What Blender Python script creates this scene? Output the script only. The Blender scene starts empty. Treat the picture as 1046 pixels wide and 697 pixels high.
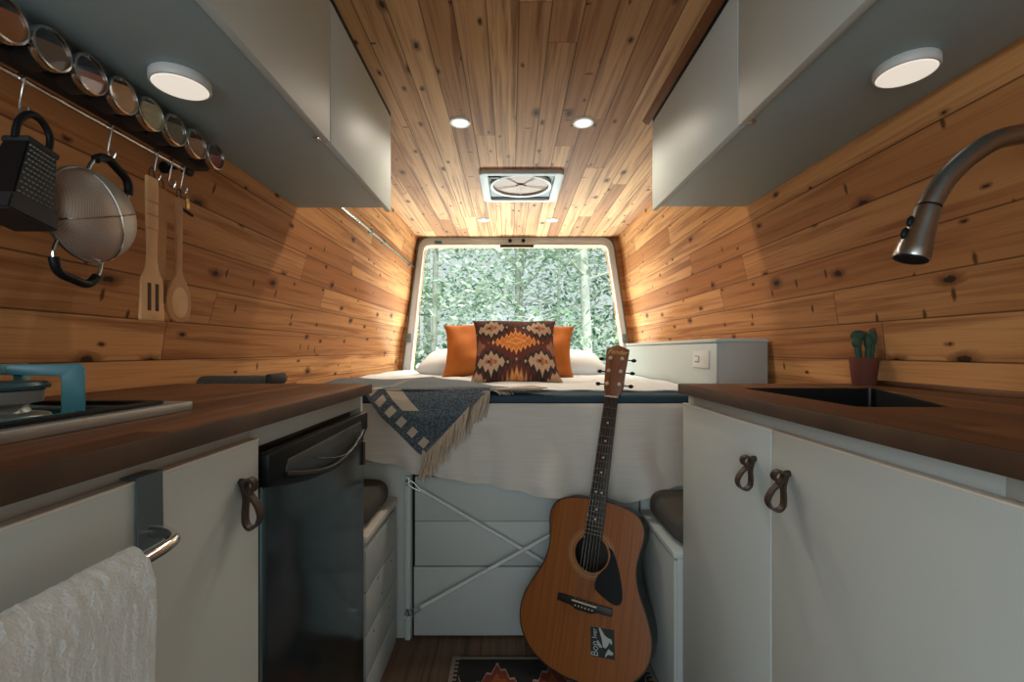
import bpy, bmesh, math, random
import numpy as np
from mathutils import Matrix, Vector
random.seed(7)
rng = np.random.default_rng(11)
scn = bpy.context.scene
COL = scn.collection
PI = math.pi
F = 465.0

# ---------------------------------------------------------------- node helpers
class E:
    """float expression in a node tree"""
    def __init__(s, t, sock): s.t = t; s.s = sock
    def _op(s, op, *a):
        n = s.t.nodes.new('ShaderNodeMath'); n.operation = op
        for i, v in enumerate((s,) + a):
            if isinstance(v, E): s.t.links.new(v.s, n.inputs[i])
            else: n.inputs[i].default_value = v
        return E(s.t, n.outputs[0])
    def __add__(s, o): return s._op('ADD', o)
    __radd__ = __add__
    def __sub__(s, o): return s._op('SUBTRACT', o)
    def __rsub__(s, o): return s._op('MULTIPLY', -1.0)._op('ADD', o)
    def __mul__(s, o): return s._op('MULTIPLY', o)
    __rmul__ = __mul__
    def __truediv__(s, o): return s._op('DIVIDE', o)
    def abs(s): return s._op('ABSOLUTE')
    def floor(s): return s._op('FLOOR')
    def fract(s): return s._op('FRACT')
    def lt(s, o): return s._op('LESS_THAN', o)
    def gt(s, o): return s._op('GREATER_THAN', o)
    def min(s, o): return s._op('MINIMUM', o)
    def max(s, o): return s._op('MAXIMUM', o)
    def ping(s, o): return s._op('PINGPONG', o)
    def pow(s, o): return s._op('POWER', o)
    def ramp(s, a, b, c=0.0, d=1.0):
        n = s.t.nodes.new('ShaderNodeMapRange'); n.interpolation_type = 'SMOOTHSTEP'
        s.t.links.new(s.s, n.inputs[0])
        for i, v in enumerate((a, b, c, d)): n.inputs[i + 1].default_value = v
        return E(s.t, n.outputs[0])

def new_mat(name, rough=0.5, metal=0.0, spec=0.5):
    m = bpy.data.materials.new(name); m.use_nodes = True
    t = m.node_tree
    b = t.nodes['Principled BSDF']
    b.inputs['Roughness'].default_value = rough; b.inputs['Metallic'].default_value = metal
    b.inputs['Specular IOR Level'].default_value = spec
    return m, t, b
def coords(t):
    tc = t.nodes.new('ShaderNodeTexCoord'); sp = t.nodes.new('ShaderNodeSeparateXYZ')
    t.links.new(tc.outputs['Object'], sp.inputs[0])
    return [E(t, sp.outputs[i]) for i in range(3)], tc.outputs['Object']
def vec(t, x, y, z):
    n = t.nodes.new('ShaderNodeCombineXYZ')
    for i, v in enumerate((x, y, z)):
        if isinstance(v, E): t.links.new(v.s, n.inputs[i])
        else: n.inputs[i].default_value = v
    return n.outputs[0]
def noise(t, v, scale=5, detail=3, rough=0.5, dist=0.0):
    n = t.nodes.new('ShaderNodeTexNoise')
    n.inputs['Scale'].default_value = scale; n.inputs['Detail'].default_value = detail
    n.inputs['Roughness'].default_value = rough; n.inputs['Distortion'].default_value = dist
    t.links.new(v, n.inputs['Vector']); return E(t, n.outputs[0])
def mixc(t, f, a, b):
    n = t.nodes.new('ShaderNodeMix'); n.data_type = 'RGBA'
    if isinstance(f, E): t.links.new(f.s, n.inputs[0])
    else: n.inputs[0].default_value = f
    for k, v in ((6, a), (7, b)):
        if isinstance(v, (tuple, list)): n.inputs[k].default_value = (*v[:3], 1)
        else: t.links.new(v, n.inputs[k])
    return n.outputs[2]
def bump(t, b, h, strength=0.3, dist=0.01):
    n = t.nodes.new('ShaderNodeBump'); n.inputs['Strength'].default_value = strength
    n.inputs['Distance'].default_value = dist
    t.links.new(h.s, n.inputs['Height']); t.links.new(n.outputs[0], b.inputs['Normal'])
def srgb(r, g, b):
    f = lambda c: (c / 255 / 12.92) if c / 255 <= .04045 else ((c / 255 + .055) / 1.055) ** 2.4
    return (f(r), f(g), f(b))

def plain(name, c, rough=0.5, metal=0.0, var=0.08, scale=18, bs=0.0, bscale=200, spec=0.5, trans=0.0):
    m, t, b = new_mat(name, rough, metal, spec)
    _, ob = coords(t)
    n = noise(t, ob, scale, 3)
    t.links.new(mixc(t, n, tuple(x * (1 - var) for x in c), tuple(min(1, x * (1 + var)) for x in c)), b.inputs['Base Color'])
    if bs: bump(t, b, noise(t, ob, bscale, 2), bs, 0.003)
    if trans: b.inputs['Transmission Weight'].default_value = trans
    return m

def plank(name, across, width, phase, light, mid, dark, length=1.9, knots=1.0, rough=0.62, gr=0.0025, cell=(.21, .125), knot_thr=.36):
    m, t, b = new_mat(name, rough, 0.0, .22)
    (x, y, z), ob = coords(t)
    u = y
    v0 = {'x': x, 'z': z}[across]
    v = (v0 - phase) / width
    row = v.floor(); fr = v.fract()
    def wn(ex, ey):
        n = t.nodes.new('ShaderNodeTexWhiteNoise'); n.noise_dimensions = '2D'
        t.links.new(vec(t, ex, ey, 0.0), n.inputs['Vector']); return E(t, n.outputs['Value'])
    r1 = wn(row, 3.3)
    u2 = u / length + r1 * 7.0
    col = u2.floor(); fu = u2.fract()
    bid = wn(row, col)
    # knots
    vo = t.nodes.new('ShaderNodeTexVoronoi'); vo.voronoi_dimensions = '2D'; vo.inputs['Scale'].default_value = 1.0
    vo.inputs['Randomness'].default_value = .95
    t.links.new(vec(t, u / cell[0] + bid * 13.0, v0 / cell[1] + row * 2.37, 0.0), vo.inputs['Vector'])
    d = E(t, vo.outputs['Distance'])
    sc = t.nodes.new('ShaderNodeSeparateColor'); t.links.new(vo.outputs['Color'], sc.inputs[0])
    kr = E(t, sc.outputs[0]); kr2 = E(t, sc.outputs[1])
    dn = d + (noise(t, ob, 55, 2) - .5) * 0.075
    size = (kr2 * kr2) * .06 + .022
    has = kr.gt(knot_thr)
    kq = dn / size
    core = kq.ramp(.75, 1.15, 1, 0) * has
    halo = kq.ramp(.9, 3.2, 1, 0) * has
    v2 = t.nodes.new('ShaderNodeTexVoronoi'); v2.voronoi_dimensions = '2D'; v2.inputs['Scale'].default_value = 1.0
    t.links.new(vec(t, u / .07 + bid * 5.0, v0 / .19 + row * 1.7, 0.0), v2.inputs['Vector'])
    s2 = t.nodes.new('ShaderNodeSeparateColor'); t.links.new(v2.outputs['Color'], s2.inputs[0])
    spike = (E(t, v2.outputs['Distance']) + (noise(t, ob, 90, 2) - .5) * .06).ramp(.035, .10, 1, 0) * E(t, s2.outputs[0]).gt(.90)
    # grain, bent round the knots
    gv = v0 + halo * .012
    g1 = noise(t, vec(t, u * 1.5, gv * 42.0, bid * 20.0), 1.0, 4, .6, .5)
    g2 = noise(t, vec(t, u * 5.0, gv * 230.0, bid * 9.0), 1.0, 3, .6)
    big = noise(t, vec(t, u * .8, v0 * 7.0, bid * 31.0), 1.0, 2)
    c = mixc(t, (big * .5 + bid * .75 - .15).ramp(.05, .95), light, mid)
    c = mixc(t, g1.ramp(.42, .72, 0, .85), c, dark)
    c = mixc(t, g2.ramp(.45, .8, 0, .3), c, dark)
    c = mixc(t, halo * .75 * knots, c, tuple(q * .55 for q in dark))
    c = mixc(t, core * .93 * knots, c, (.028, .014, .008))
    c = mixc(t, spike * .85 * knots, c, (.035, .016, .008))
    ed = fr.min(1.0 - fr) * width
    gm = ed.ramp(gr * .35, gr, 1, 0)
    jm = (fu.min(1.0 - fu) * length).ramp(.0009, .0022, .8, 0)
    gj = gm.max(jm)
    c = mixc(t, gj * .65, c, (.02, .011, .006))
    t.links.new(c, b.inputs['Base Color'])
    bump(t, b, (1.0 - gj) + g2 * .05, .5, .003)
    return m

M = {}
M['cedar_wall'] = plank('cedar_wall', 'z', .0985, .975, (.72, .37, .145), (.40, .155, .048), (.25, .080, .024), length=2.3, cell=(.21, .11), knot_thr=.30)
M['cedar_ceiling'] = plank('cedar_ceiling', 'x', .082, .02, (.62, .36, .17), (.30, .125, .045), (.17, .06, .02), length=2.2, cell=(.20, .095), knot_thr=.35)
M['floor'] = plank('floor_vinyl', 'x', .15, .05, (.19, .115, .07), (.125, .072, .045), (.06, .034, .022), knots=.3, rough=.5, length=.9)
M['white_paint'] = plain('white_paint', (.545, .61, .595), .5, var=.03, scale=6)
M['board_paint'] = plain('board_paint', (.50, .54, .52), .55, var=.04, scale=5)
M['cab_shade_grey'] = plain('cab_shade_grey', (.33, .43, .45), .5, var=.03, scale=5)  # cool shade on the overhead cabinet undersides, put into the colour
M['bedside_paint'] = plain('bedside_paint', (.44, .45, .43), .55, var=.03, scale=5)
M['edge'] = plain('ply_edge', (.74, .69, .60), .6, var=.1, scale=40)
M['dark_gap'] = plain('dark_gap', (.012, .013, .013), .8)
M['steel'] = plain('brushed_steel', (.36, .36, .35), .30, 1.0, var=.06, scale=60)
M['dark_tin'] = plain('dark_tin', (.05, .055, .058), .4, .7)
M['chrome'] = plain('chrome', (.62, .62, .6), .15, 1.0)
M['black_plastic'] = plain('black_plastic', (.006, .008, .009), .4, spec=.2)
M['black_matte'] = plain('black_matte', (.014, .014, .015), .6)
M['leather'] = plain('leather', (.034, .016, .008), .55, var=.3, scale=60, bs=.2)
M['fridge_steel'] = plain('dark_stainless', (.055, .085, .095), .17, .75, var=.05, scale=4)
M['grey_metal'] = plain('grey_metal', (.15, .20, .22), .4, .7)
M['frame_grey'] = plain('painted_frame', (.50, .55, .57), .4, var=.03)
M['seal'] = plain('rubber_seal', (.10, .085, .07), .6)
M['grey_fabric'] = plain('grey_fabric', (.085, .08, .07), .95, var=.35, scale=140, bs=.4, bscale=500)
M['towel'] = plain('terry_cloth', (.68, .735, .74), 1.0, var=.08, scale=60, bs=.6, bscale=420)
M['sheet'] = plain('white_cotton', (.69, .74, .75), .95, var=.04, scale=12, bs=.25, bscale=120)
M['mattress'] = plain('mattress_ticking', (.62, .61, .58), .95)
M['teal'] = plain('teal_cotton', (.028, .062, .085), .95, var=.2, scale=90, bs=.2)
M['rust'] = plain('rust_velvet', (.46, .135, .016), .85, var=.2, scale=14, bs=.15, bscale=90)
M['fringe'] = plain('fringe_yarn', (.52, .41, .30), .95, var=.2, scale=60)
M['rope'] = plain('bungee_cord', (.66, .68, .66), .7, var=.15, scale=200)
M['spruce'] = None
M['rosewood'] = plain('rosewood', (.010, .008, .0065), .5, var=.4, scale=40)
M['mahogany'] = plain('mahogany', (.20, .068, .026), .4, var=.25, scale=30)
M['guitar_side'] = plain('dark_gloss_side', (.022, .018, .015), .3, var=.2)
M['bone'] = plain('bone', (.62, .52, .38), .5)
M['gold'] = plain('gold_lettering', (.65, .42, .16), .4)
M['ink_pale'] = plain('pale_ink', (.42, .46, .44), .6)
M['rosette'] = plain('rosette_inlay', (.34, .17, .06), .4, var=.3, scale=200)
M['grate'] = plain('teal_sheen_steel', (.055, .21, .25), .35, var=.1)  # steel pan support, its bluish reflections put into the base colour
M['hob_steel'] = plain('hob_steel', (.42, .46, .46), .38, .6)
M['hob_glass'] = plain('hob_glass', (.02, .045, .05), .12)
M['burner_iron'] = plain('burner_iron', (.03, .04, .045), .5)
M['terracotta'] = plain('terracotta', (.13, .034, .02), .75, var=.2, scale=30)
M['cactus'] = plain('cactus_green', (.03, .075, .045), .7, var=.35, scale=60, bs=.3)
M['cactus_red'] = plain('cactus_red', (.24, .04, .02), .7)
M['soil'] = plain('soil', (.03, .02, .015), .95, var=.5, scale=150, bs=.6)
M['spoon_wood'] = plain('utensil_wood', (.66, .37, .165), .6, var=.2, scale=30)
M['spoon_dark'] = plain('utensil_wood_dark', (.46, .22, .085), .6, var=.25, scale=30)
M['brass'] = plain('brass', (.55, .38, .13), .3, 1.0)
M['plastic_white'] = plain('white_plastic', (.66, .66, .63), .4, var=.02)
M['vent_amber'] = plain('amber_plastic', (.30, .15, .08), .5, var=.25, scale=12)
M['bark_pale'] = plain('bark_pale', (.64, .68, .62), .9, var=.35, scale=9, bs=.4, bscale=30)
M['bark'] = plain('bark_brown', (.30, .33, .29), .9, var=.4, scale=9, bs=.4, bscale=30)
M['ground'] = plain('forest_floor', (.12, .16, .08), 1.0, var=.5, scale=3, bs=.5, bscale=8)
M['blue_tag'] = plain('blue_tag', (.05, .17, .24), .5)

def worktop_mat():
    m, t, b = new_mat('walnut_worktop', .5, 0.0, .3)
    (x, y, z), ob = coords(t)
    s = (x / .062 + 100.0); row = s.floor()
    wnn = t.nodes.new('ShaderNodeTexWhiteNoise'); wnn.noise_dimensions = '2D'
    wl = t.nodes.new('ShaderNodeTexWhiteNoise'); wl.noise_dimensions = '1D'
    t.links.new(row.s, wl.inputs['W'])
    colr = (y / .55 + E(t, wl.outputs['Value']) * 9.0).floor()
    t.links.new(vec(t, row, colr, 0.0), wnn.inputs['Vector'])
    bid = E(t, wnn.outputs['Value'])
    g = noise(t, vec(t, x * 45.0, y * 2.2, z * 30.0 + bid * 15.0), 1, 5, .65, .8)
    c = mixc(t, bid, (.245, .105, .045), (.11, .045, .02))
    c = mixc(t, g.ramp(.4, .75, 0, .8), c, (.055, .024, .012))
    c = mixc(t, noise(t, vec(t, x * 12.0, y * 1.2, z), 1, 2).ramp(.6, .75, 0, .5), c, (.32, .17, .085))
    t.links.new(c, b.inputs['Base Color'])
    return m
M['worktop'] = worktop_mat()

M['worktop_edge'] = plain('walnut_edge', (.07, .038, .021), .5, var=.75, scale=11)

def spruce_mat():
    m, t, b = new_mat('spruce_top', .3)
    (x, y, z), ob = coords(t)
    g = noise(t, vec(t, x * 160.0, y, z * 1.5), 1, 3)
    big = noise(t, vec(t, x * 6.0, y, z * 1.0), 1, 2)
    c = mixc(t, g.ramp(.3, .7), (.29, .095, .019), (.22, .066, .013))
    c = mixc(t, big.ramp(.45, .7, 0, .5), c, (.19, .055, .012))
    t.links.new(c, b.inputs['Base Color']); return m
M['spruce'] = spruce_mat()

def glass_mat(name, tint=(1, 1, 1), refl=.08):
    m = bpy.data.materials.new(name); m.use_nodes = True; t = m.node_tree; t.nodes.clear()
    o = t.nodes.new('ShaderNodeOutputMaterial'); mx = t.nodes.new('ShaderNodeMixShader')
    tr = t.nodes.new('ShaderNodeBsdfTransparent'); tr.inputs[0].default_value = (*tint, 1)
    gl = t.nodes.new('ShaderNodeBsdfGlossy'); gl.inputs['Roughness'].default_value = .03
    lw = t.nodes.new('ShaderNodeLayerWeight'); lw.inputs[0].default_value = .25
    f = E(t, lw.outputs['Fresnel']) * .22 + refl * .12
    t.links.new(f.s, mx.inputs[0]); t.links.new(tr.outputs[0], mx.inputs[1]); t.links.new(gl.outputs[0], mx.inputs[2])
    t.links.new(mx.outputs[0], o.inputs[0]); return m
M['glass'] = glass_mat('window_glass', (.97, .99, .98))
M['lid_glass'] = glass_mat('lid_glass', (.95, .95, .95), .3)

def mesh_screen():
    m = bpy.data.materials.new('sieve_mesh'); m.use_nodes = True; t = m.node_tree; b = t.nodes['Principled BSDF']
    b.inputs['Metallic'].default_value = .7; b.inputs['Roughness'].default_value = .45
    b.inputs['Base Color'].default_value = (.56, .53, .48, 1)
    (x, y, z), ob = coords(t)
    g = ((y * 700.0).ping(1.0)).lt(.42).max(((z * 700.0).ping(1.0)).lt(.42))
    t.links.new((g * .3 + .50).s, b.inputs['Alpha']); return m
M['screen'] = mesh_screen()

def emit(name, c, s):
    m, t, b = new_mat(name, .5)
    b.inputs['Base Color'].default_value = (.8, .8, .8, 1)
    b.inputs['Emission Color'].default_value = (*c, 1); b.inputs['Emission Strength'].default_value = s
    return m
M['puck_glow'] = emit('puck_diffuser', (1, .90, .76), .66)
M['spot_glow'] = emit('downlight_diffuser', (1, .82, .6), 2.2)

def leaf_mat(name, c1, c2, c3):
    m = bpy.data.materials.new(name); m.use_nodes = True; t = m.node_tree; t.nodes.clear()
    o = t.nodes.new('ShaderNodeOutputMaterial')
    (x, y, z), ob = coords(t)
    n = noise(t, ob, 9, 2); n2 = noise(t, ob, 1.1, 2)
    c = mixc(t, n.ramp(.35, .65), c1, c2)
    c = mixc(t, n2.ramp(.4, .62), c, c3)
    d = t.nodes.new('ShaderNodeBsdfDiffuse'); tl = t.nodes.new('ShaderNodeBsdfTranslucent')
    mx = t.nodes.new('ShaderNodeMixShader'); mx.inputs[0].default_value = .5
    t.links.new(c, d.inputs[0]); t.links.new(c, tl.inputs[0])
    t.links.new(d.outputs[0], mx.inputs[1]); t.links.new(tl.outputs[0], mx.inputs[2]); t.links.new(mx.outputs[0], o.inputs[0])
    return m
M['leaf_pale'] = leaf_mat('leaf_pale', (.52, .68, .52), (.66, .78, .66), (.78, .84, .77))
M['leaf_mid'] = leaf_mat('leaf_mid', (.26, .46, .30), (.42, .58, .43), (.58, .70, .58))
M['leaf_dark'] = leaf_mat('leaf_dark', (.09, .22, .15), (.17, .32, .22), (.30, .44, .31))

# ---------------------------------------------------------------- mesh helpers
def merge(bm, tmp):
    me = bpy.data.meshes.new('tmp'); tmp.to_mesh(me); tmp.free(); bm.from_mesh(me); bpy.data.meshes.remove(me)
def B(): return bmesh.new()
def box(bm, x0, x1, y0, y1, z0, z1, bev=0.0, seg=2, rot=None):
    t = bmesh.new()
    mt = Matrix.Translation(((x0 + x1) / 2, (y0 + y1) / 2, (z0 + z1) / 2)) @ Matrix.Diagonal((abs(x1 - x0), abs(y1 - y0), abs(z1 - z0), 1))
    bmesh.ops.create_cube(t, size=1, matrix=mt)
    if bev: bmesh.ops.bevel(t, geom=t.edges[:], offset=bev, segments=seg, affect='EDGES', profile=.5)
    if rot is not None: bmesh.ops.transform(t, matrix=rot, verts=t.verts[:])
    merge(bm, t); return bm
def prism(bm, pts, vec3, bev=0.0, seg=2, hole=None):
    """extrude a planar 3D polygon by vec3"""
    t = bmesh.new(); vec3 = Vector(vec3)
    a = [t.verts.new(p) for p in pts]; b = [t.verts.new(Vector(p) + vec3) for p in pts]
    n = len(a)
    if hole is None:
        t.faces.new(a[::-1]); t.faces.new(b)
    else:
        ha = [t.verts.new(p) for p in hole]; hb = [t.verts.new(Vector(p) + vec3) for p in hole]
        for i in range(n):
            j = (i + 1) % n
            t.faces.new((a[j], a[i], ha[i], ha[j])); t.faces.new((b[i], b[j], hb[j], hb[i])); t.faces.new((ha[j], ha[i], hb[i], hb[j]))
    for i in range(n):
        j = (i + 1) % n; t.faces.new((a[i], a[j], b[j], b[i]))
    bmesh.ops.recalc_face_normals(t, faces=t.faces[:])
    if bev:
        es = [e for e in t.edges if len(e.link_faces) == 2 and e.calc_face_angle(0) > .6]
        bmesh.ops.bevel(t, geom=es, offset=bev, segments=seg, affect='EDGES', profile=.5)
    merge(bm, t); return bm
def smooth(pts, n=6, closed=False):
    P = [Vector(p) for p in pts]; out = []; N = len(P)
    rngi = range(N) if closed else range(N - 1)
    for i in rngi:
        if closed: p0, p1, p2, p3 = P[i - 1], P[i], P[(i + 1) % N], P[(i + 2) % N]
        else: p0, p1, p2, p3 = P[max(i - 1, 0)], P[i], P[i + 1], P[min(i + 2, N - 1)]
        for k in range(n):
            t = k / n
            out.append(.5 * ((2 * p1) + (p2 - p0) * t + (2 * p0 - 5 * p1 + 4 * p2 - p3) * t * t + (3 * p1 - p0 - 3 * p2 + p3) * t ** 3))
    if not closed: out.append(P[-1])
    return out
def tube(bm, pts, r, seg=10, closed=False, cap=True):
    pts = [Vector(p) for p in pts]; N = len(pts)
    rs = r if isinstance(r, (list, tuple)) else [r] * N
    T = []
    for i in range(N):
        if closed: d = pts[(i + 1) % N] - pts[i - 1]
        else: d = pts[min(i + 1, N - 1)] - pts[max(i - 1, 0)]
        T.append(d.normalized())
    up = Vector((0, 0, 1)) if abs(T[0].z) < .9 else Vector((1, 0, 0))
    nrm = (up - T[0] * up.dot(T[0])).normalized(); rings = []
    for i in range(N):
        nrm = (nrm - T[i] * nrm.dot(T[i])).normalized(); bn = T[i].cross(nrm)
        rings.append([bm.verts.new(pts[i] + rs[i] * (math.cos(2 * PI * k / seg) * nrm + math.sin(2 * PI * k / seg) * bn)) for k in range(seg)])
    for i in range(N if closed else N - 1):
        a, b = rings[i], rings[(i + 1) % N]
        for k in range(seg):
            bm.faces.new((a[k], a[(k + 1) % seg], b[(k + 1) % seg], b[k]))
    if cap and not closed:
        bm.faces.new(rings[0][::-1]); bm.faces.new(rings[-1])
    return bm
def ribbon(bm, pts, wdir, w, t):
    pts = [Vector(p) for p in pts]; wd = Vector(wdir).normalized(); rings = []
    for i in range(len(pts)):
        tg = (pts[min(i + 1, len(pts) - 1)] - pts[max(i - 1, 0)]).normalized()
        n = tg.cross(wd).normalized()
        rings.append([bm.verts.new(pts[i] + wd * a * w / 2 + n * b * t / 2) for a, b in ((-1, -1), (1, -1), (1, 1), (-1, 1))])
    for a, b in zip(rings, rings[1:]):
        for k in range(4): bm.faces.new((a[k], a[(k + 1) % 4], b[(k + 1) % 4], b[k]))
    bm.faces.new(rings[0][::-1]); bm.faces.new(rings[-1]); return bm
def lathe(bm, prof, mt=Matrix(), seg=32):
    """profile [(r, h)] spun about local z"""
    rings = []
    for r, h in prof:
        if r < 1e-6: rings.append([bm.verts.new(mt @ Vector((0, 0, h)))])
        else: rings.append([bm.verts.new(mt @ Vector((r * math.cos(2 * PI * k / seg), r * math.sin(2 * PI * k / seg), h))) for k in range(seg)])
    for a, b in zip(rings, rings[1:]):
        for k in range(seg):
            j = (k + 1) % seg
            if len(a) == 1 and len(b) == 1: continue
            if len(a) == 1: bm.faces.new((a[0], b[j], b[k]))
            elif len(b) == 1: bm.faces.new((a[k], a[j], b[0]))
            else: bm.faces.new((a[k], a[j], b[j], b[k]))
    return bm
def grid(bm, fn, nu, nv):
    vs = [[bm.verts.new(fn(i / nu, j / nv)) for j in range(nv + 1)] for i in range(nu + 1)]
    for i in range(nu):
        for j in range(nv): bm.faces.new((vs[i][j], vs[i + 1][j], vs[i + 1][j + 1], vs[i][j + 1]))
    return bm
def ellipsoid(bm, c, r, mt=None, u=16, v=10):
    t = bmesh.new()
    bmesh.ops.create_uvsphere(t, u_segments=u, v_segments=v, radius=1, matrix=Matrix.Translation(c) @ (mt or Matrix()) @ Matrix.Diagonal((*r, 1)))
    merge(bm, t); return bm
def solid(bm, th):
    bmesh.ops.recalc_face_normals(bm, faces=bm.faces[:])
    bmesh.ops.solidify(bm, geom=bm.faces[:], thickness=th); return bm

WM = {}
def obj(name, bm, mat, parent=None, local=False, sm=True, ang=40, label=None):
    bmesh.ops.recalc_face_normals(bm, faces=bm.faces[:])
    me = bpy.data.meshes.new(name)
    if parent is not None and not local: bmesh.ops.transform(bm, matrix=WM[parent.name].inverted(), verts=bm.verts[:])
    bm.to_mesh(me); bm.free()
    me.materials.append(M[mat] if isinstance(mat, str) else mat)
    if sm and len(me.polygons):
        me.polygons.foreach_set('use_smooth', [True] * len(me.polygons))
        try: me.set_sharp_from_angle(angle=math.radians(ang))
        except Exception: pass
    o = bpy.data.objects.new(name, me); COL.objects.link(o)
    if parent is not None:
        o.parent = parent; WM[o.name] = WM[parent.name].copy()
    else: WM[o.name] = Matrix()
    if label: o['label'] = label
    return o
def thing(name, label, cat, loc=(0, 0, 0), group=None, mt=None):
    o = bpy.data.objects.new(name, None); COL.objects.link(o); o.empty_display_size = .05
    m = mt if mt is not None else Matrix.Translation(loc)
    o.matrix_world = m; WM[o.name] = m.copy()
    o['label'] = label; o['category'] = cat
    if group: o['group'] = group
    return o
def tag(o, label, cat, group=None):
    o['label'] = label; o['category'] = cat
    if group: o['group'] = group
    return o
def single(name, bm, mat, label, cat, origin, group=None, **k):
    """a thing that is one mesh, its origin at its base"""
    bmesh.ops.translate(bm, vec=-Vector(origin), verts=bm.verts[:])
    o = obj(name, bm, mat, **k); o.location = origin; WM[o.name] = Matrix.Translation(origin)
    return tag(o, label, cat, group)
def struct(name, bm, mat, parent=None, **k):
    o = obj(name, bm, mat, parent, **k)
    if parent is None: o['kind'] = 'structure'
    return o
def copy_tree(o, parent=None):
    c = o.copy(); COL.objects.link(c)
    if parent is not None: c.parent = parent
    for ch in list(o.children): copy_tree(ch, c)
    return c
def P(px, py, y): return Vector(((px - 522) * y / F, y, 1 - (py - 358) * y / F))

# ---------------------------------------------------------------- the shell
CEIL = 1.852
Y0, YR = -1.0, 3.46
PL = [(0, -.95, -.86), (.6, -.955, -.86), (.9, -.95, -.855), (1.05, -.925, -.84), (1.2, -.875, -.805), (1.35, -.815, -.775), (1.5, -.768, -.755), (1.65, -.742, -.74), (1.78, -.722, -.72), (CEIL, -.705, -.705)]
PR = [(0, .975, .955), (.6, .98, .955), (.9, .975, .95), (1.05, .96, .94), (1.2, .935, .92), (1.35, .90, .89), (1.5, .862, .862), (1.65, .845, .845), (1.78, .825, .825), (CEIL, .805, .805)]
def wall_x(prof, z, y):
    t = (y - Y0) / (YR - Y0)
    for (a, f0, r0), (b, f1, r1) in zip(prof, prof[1:]):
        if a <= z <= b:
            k = (z - a) / (b - a); return (f0 + (f1 - f0) * k) * (1 - t) + (r0 + (r1 - r0) * k) * t
    return prof[-1][1]
for nm, prof, sg in (('wall_left', PL, -1), ('wall_right', PR, 1)):
    bm = B()
    zs = [CEIL * i / 40 for i in range(41)]
    inn = []; out = []
    for z in zs:
        inn.append([bm.verts.new((wall_x(prof, z, y), y, z)) for y in (Y0, YR)])
        out.append([bm.verts.new((wall_x(prof, z, y) + sg * .04, y, z)) for y in (Y0, YR)])
    for i in range(40):
        bm.faces.new((inn[i][0], inn[i][1], inn[i + 1][1], inn[i + 1][0])); bm.faces.new((out[i][0], out[i][1], out[i + 1][1], out[i + 1][0]))
        for k in (0, 1): bm.faces.new((inn[i][k], inn[i + 1][k], out[i + 1][k], out[i][k]))
    for e in (0, 40): bm.faces.new((inn[e][0], inn[e][1], out[e][1], out[e][0]))
    struct(nm, bm, 'cedar_wall')
struct('ceiling', box(B(), -.76, .86, Y0, YR, CEIL, CEIL + .04), 'cedar_ceiling')
struct('floor', box(B(), -1.0, 1.02, Y0, YR, -.05, 0), 'floor')

# rear tailgate with its window
s = YR / F
def outl(pts, n=10, r=.06):
    """rounded polygon in (x, z), equal number of points for every corner"""
    out = []; N = len(pts)
    for i in range(N):
        p = Vector(pts[i]); a = (Vector(pts[i - 1]) - p).normalized(); c = (Vector(pts[(i + 1) % N]) - p).normalized()
        rr = r if not isinstance(r, (list, tuple)) else r[i]
        p0, p2 = p + a * rr, p + c * rr
        for k in range(n):
            t = k / (n - 1); out.append((1 - t) ** 2 * p0 + 2 * t * (1 - t) * p + t * t * p2)
    return out
fq = lambda px, py: ((px - 522) * s, 1 - (py - 358) * s)
glass_o = outl([(-.775, .62), fq(434, 252), fq(619.5, 252), (.90, .62)], r=[.05, .05, .05, .05])
frame_o = outl([(-.87, .45), fq(429, 243), fq(625, 243), (.97, .45)], r=[.03, .09, .09, .03])
wall_o = outl([(-.99, .0), (-.76, CEIL + .04), (.87, CEIL + .04), (1.02, .0)], r=.001)
d3 = lambda pts, y: [Vector((p[0], y, p[1])) for p in pts]
struct('wall_back', prism(B(), d3(wall_o, YR + .001), (0, .05, 0), hole=d3(glass_o, YR + .001)), 'cedar_wall', sm=False)
wf = struct('window_1', prism(B(), d3(frame_o, YR - .03), (0, .05, 0), bev=.008, hole=d3(glass_o, YR - .03)), 'frame_grey', ang=30)
obj('pane', prism(B(), d3(glass_o, YR - .005), (0, .004, 0)), 'glass', wf, sm=False)
bm = B()
tube(bm, [Vector((p[0], YR - .034, p[1])) for p in frame_o[8:32]], .006, 8)
obj('rubber_seal', bm, 'seal', wf)
inner = outl([(-.79, .61), fq(432.6, 250.5), fq(621, 250.5), (.915, .61)], r=[.05, .055, .055, .05])
obj('window_trim', prism(B(), d3(inner, YR - .036), (0, .012, 0), bev=.002, hole=d3(glass_o, YR - .036)), 'plastic_white', wf)
topz = fq(0, 252)[1]
bm = B(); box(bm, fq(511, 0)[0], fq(545, 0)[0], YR - .055, YR - .034, topz - .016, topz + .002, .003)
obj('brake_light', bm, 'black_plastic', wf)
for px in (521, 534.5):
    bm = B(); lathe(bm, [(0, 0), (.014, 0), (.014, .006), (.010, .010), (0, .010)], Matrix.Translation((fq(px, 0)[0], YR - .03, fq(0, 247)[1])) @ Matrix.Rotation(PI / 2, 4, 'X'), 16)
    obj('bolt', bm, 'black_plastic', wf)
bm = B(); box(bm, fq(444.5, 0)[0], fq(452, 0)[0], YR - .033, YR - .029, fq(0, 252)[1], fq(0, 247)[1], .001)
obj('sticker', bm, 'blue_tag', wf, label='small blue sticker')
for px, pz in ((418, 345.5), (637.5, 346)):
    x, z = fq(px, pz)
    bm = B(); box(bm, x - .022, x + .022, YR - .042, YR - .028, z - .034, z + .034, .004)
    box(bm, x - .012, x + .012, YR - .046, YR - .04, z + .004, z + .022, .002); box(bm, x - .012, x + .012, YR - .046, YR - .04, z - .022, z - .004, .002)
    obj('latch_plate', bm, 'grey_metal', wf)

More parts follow.
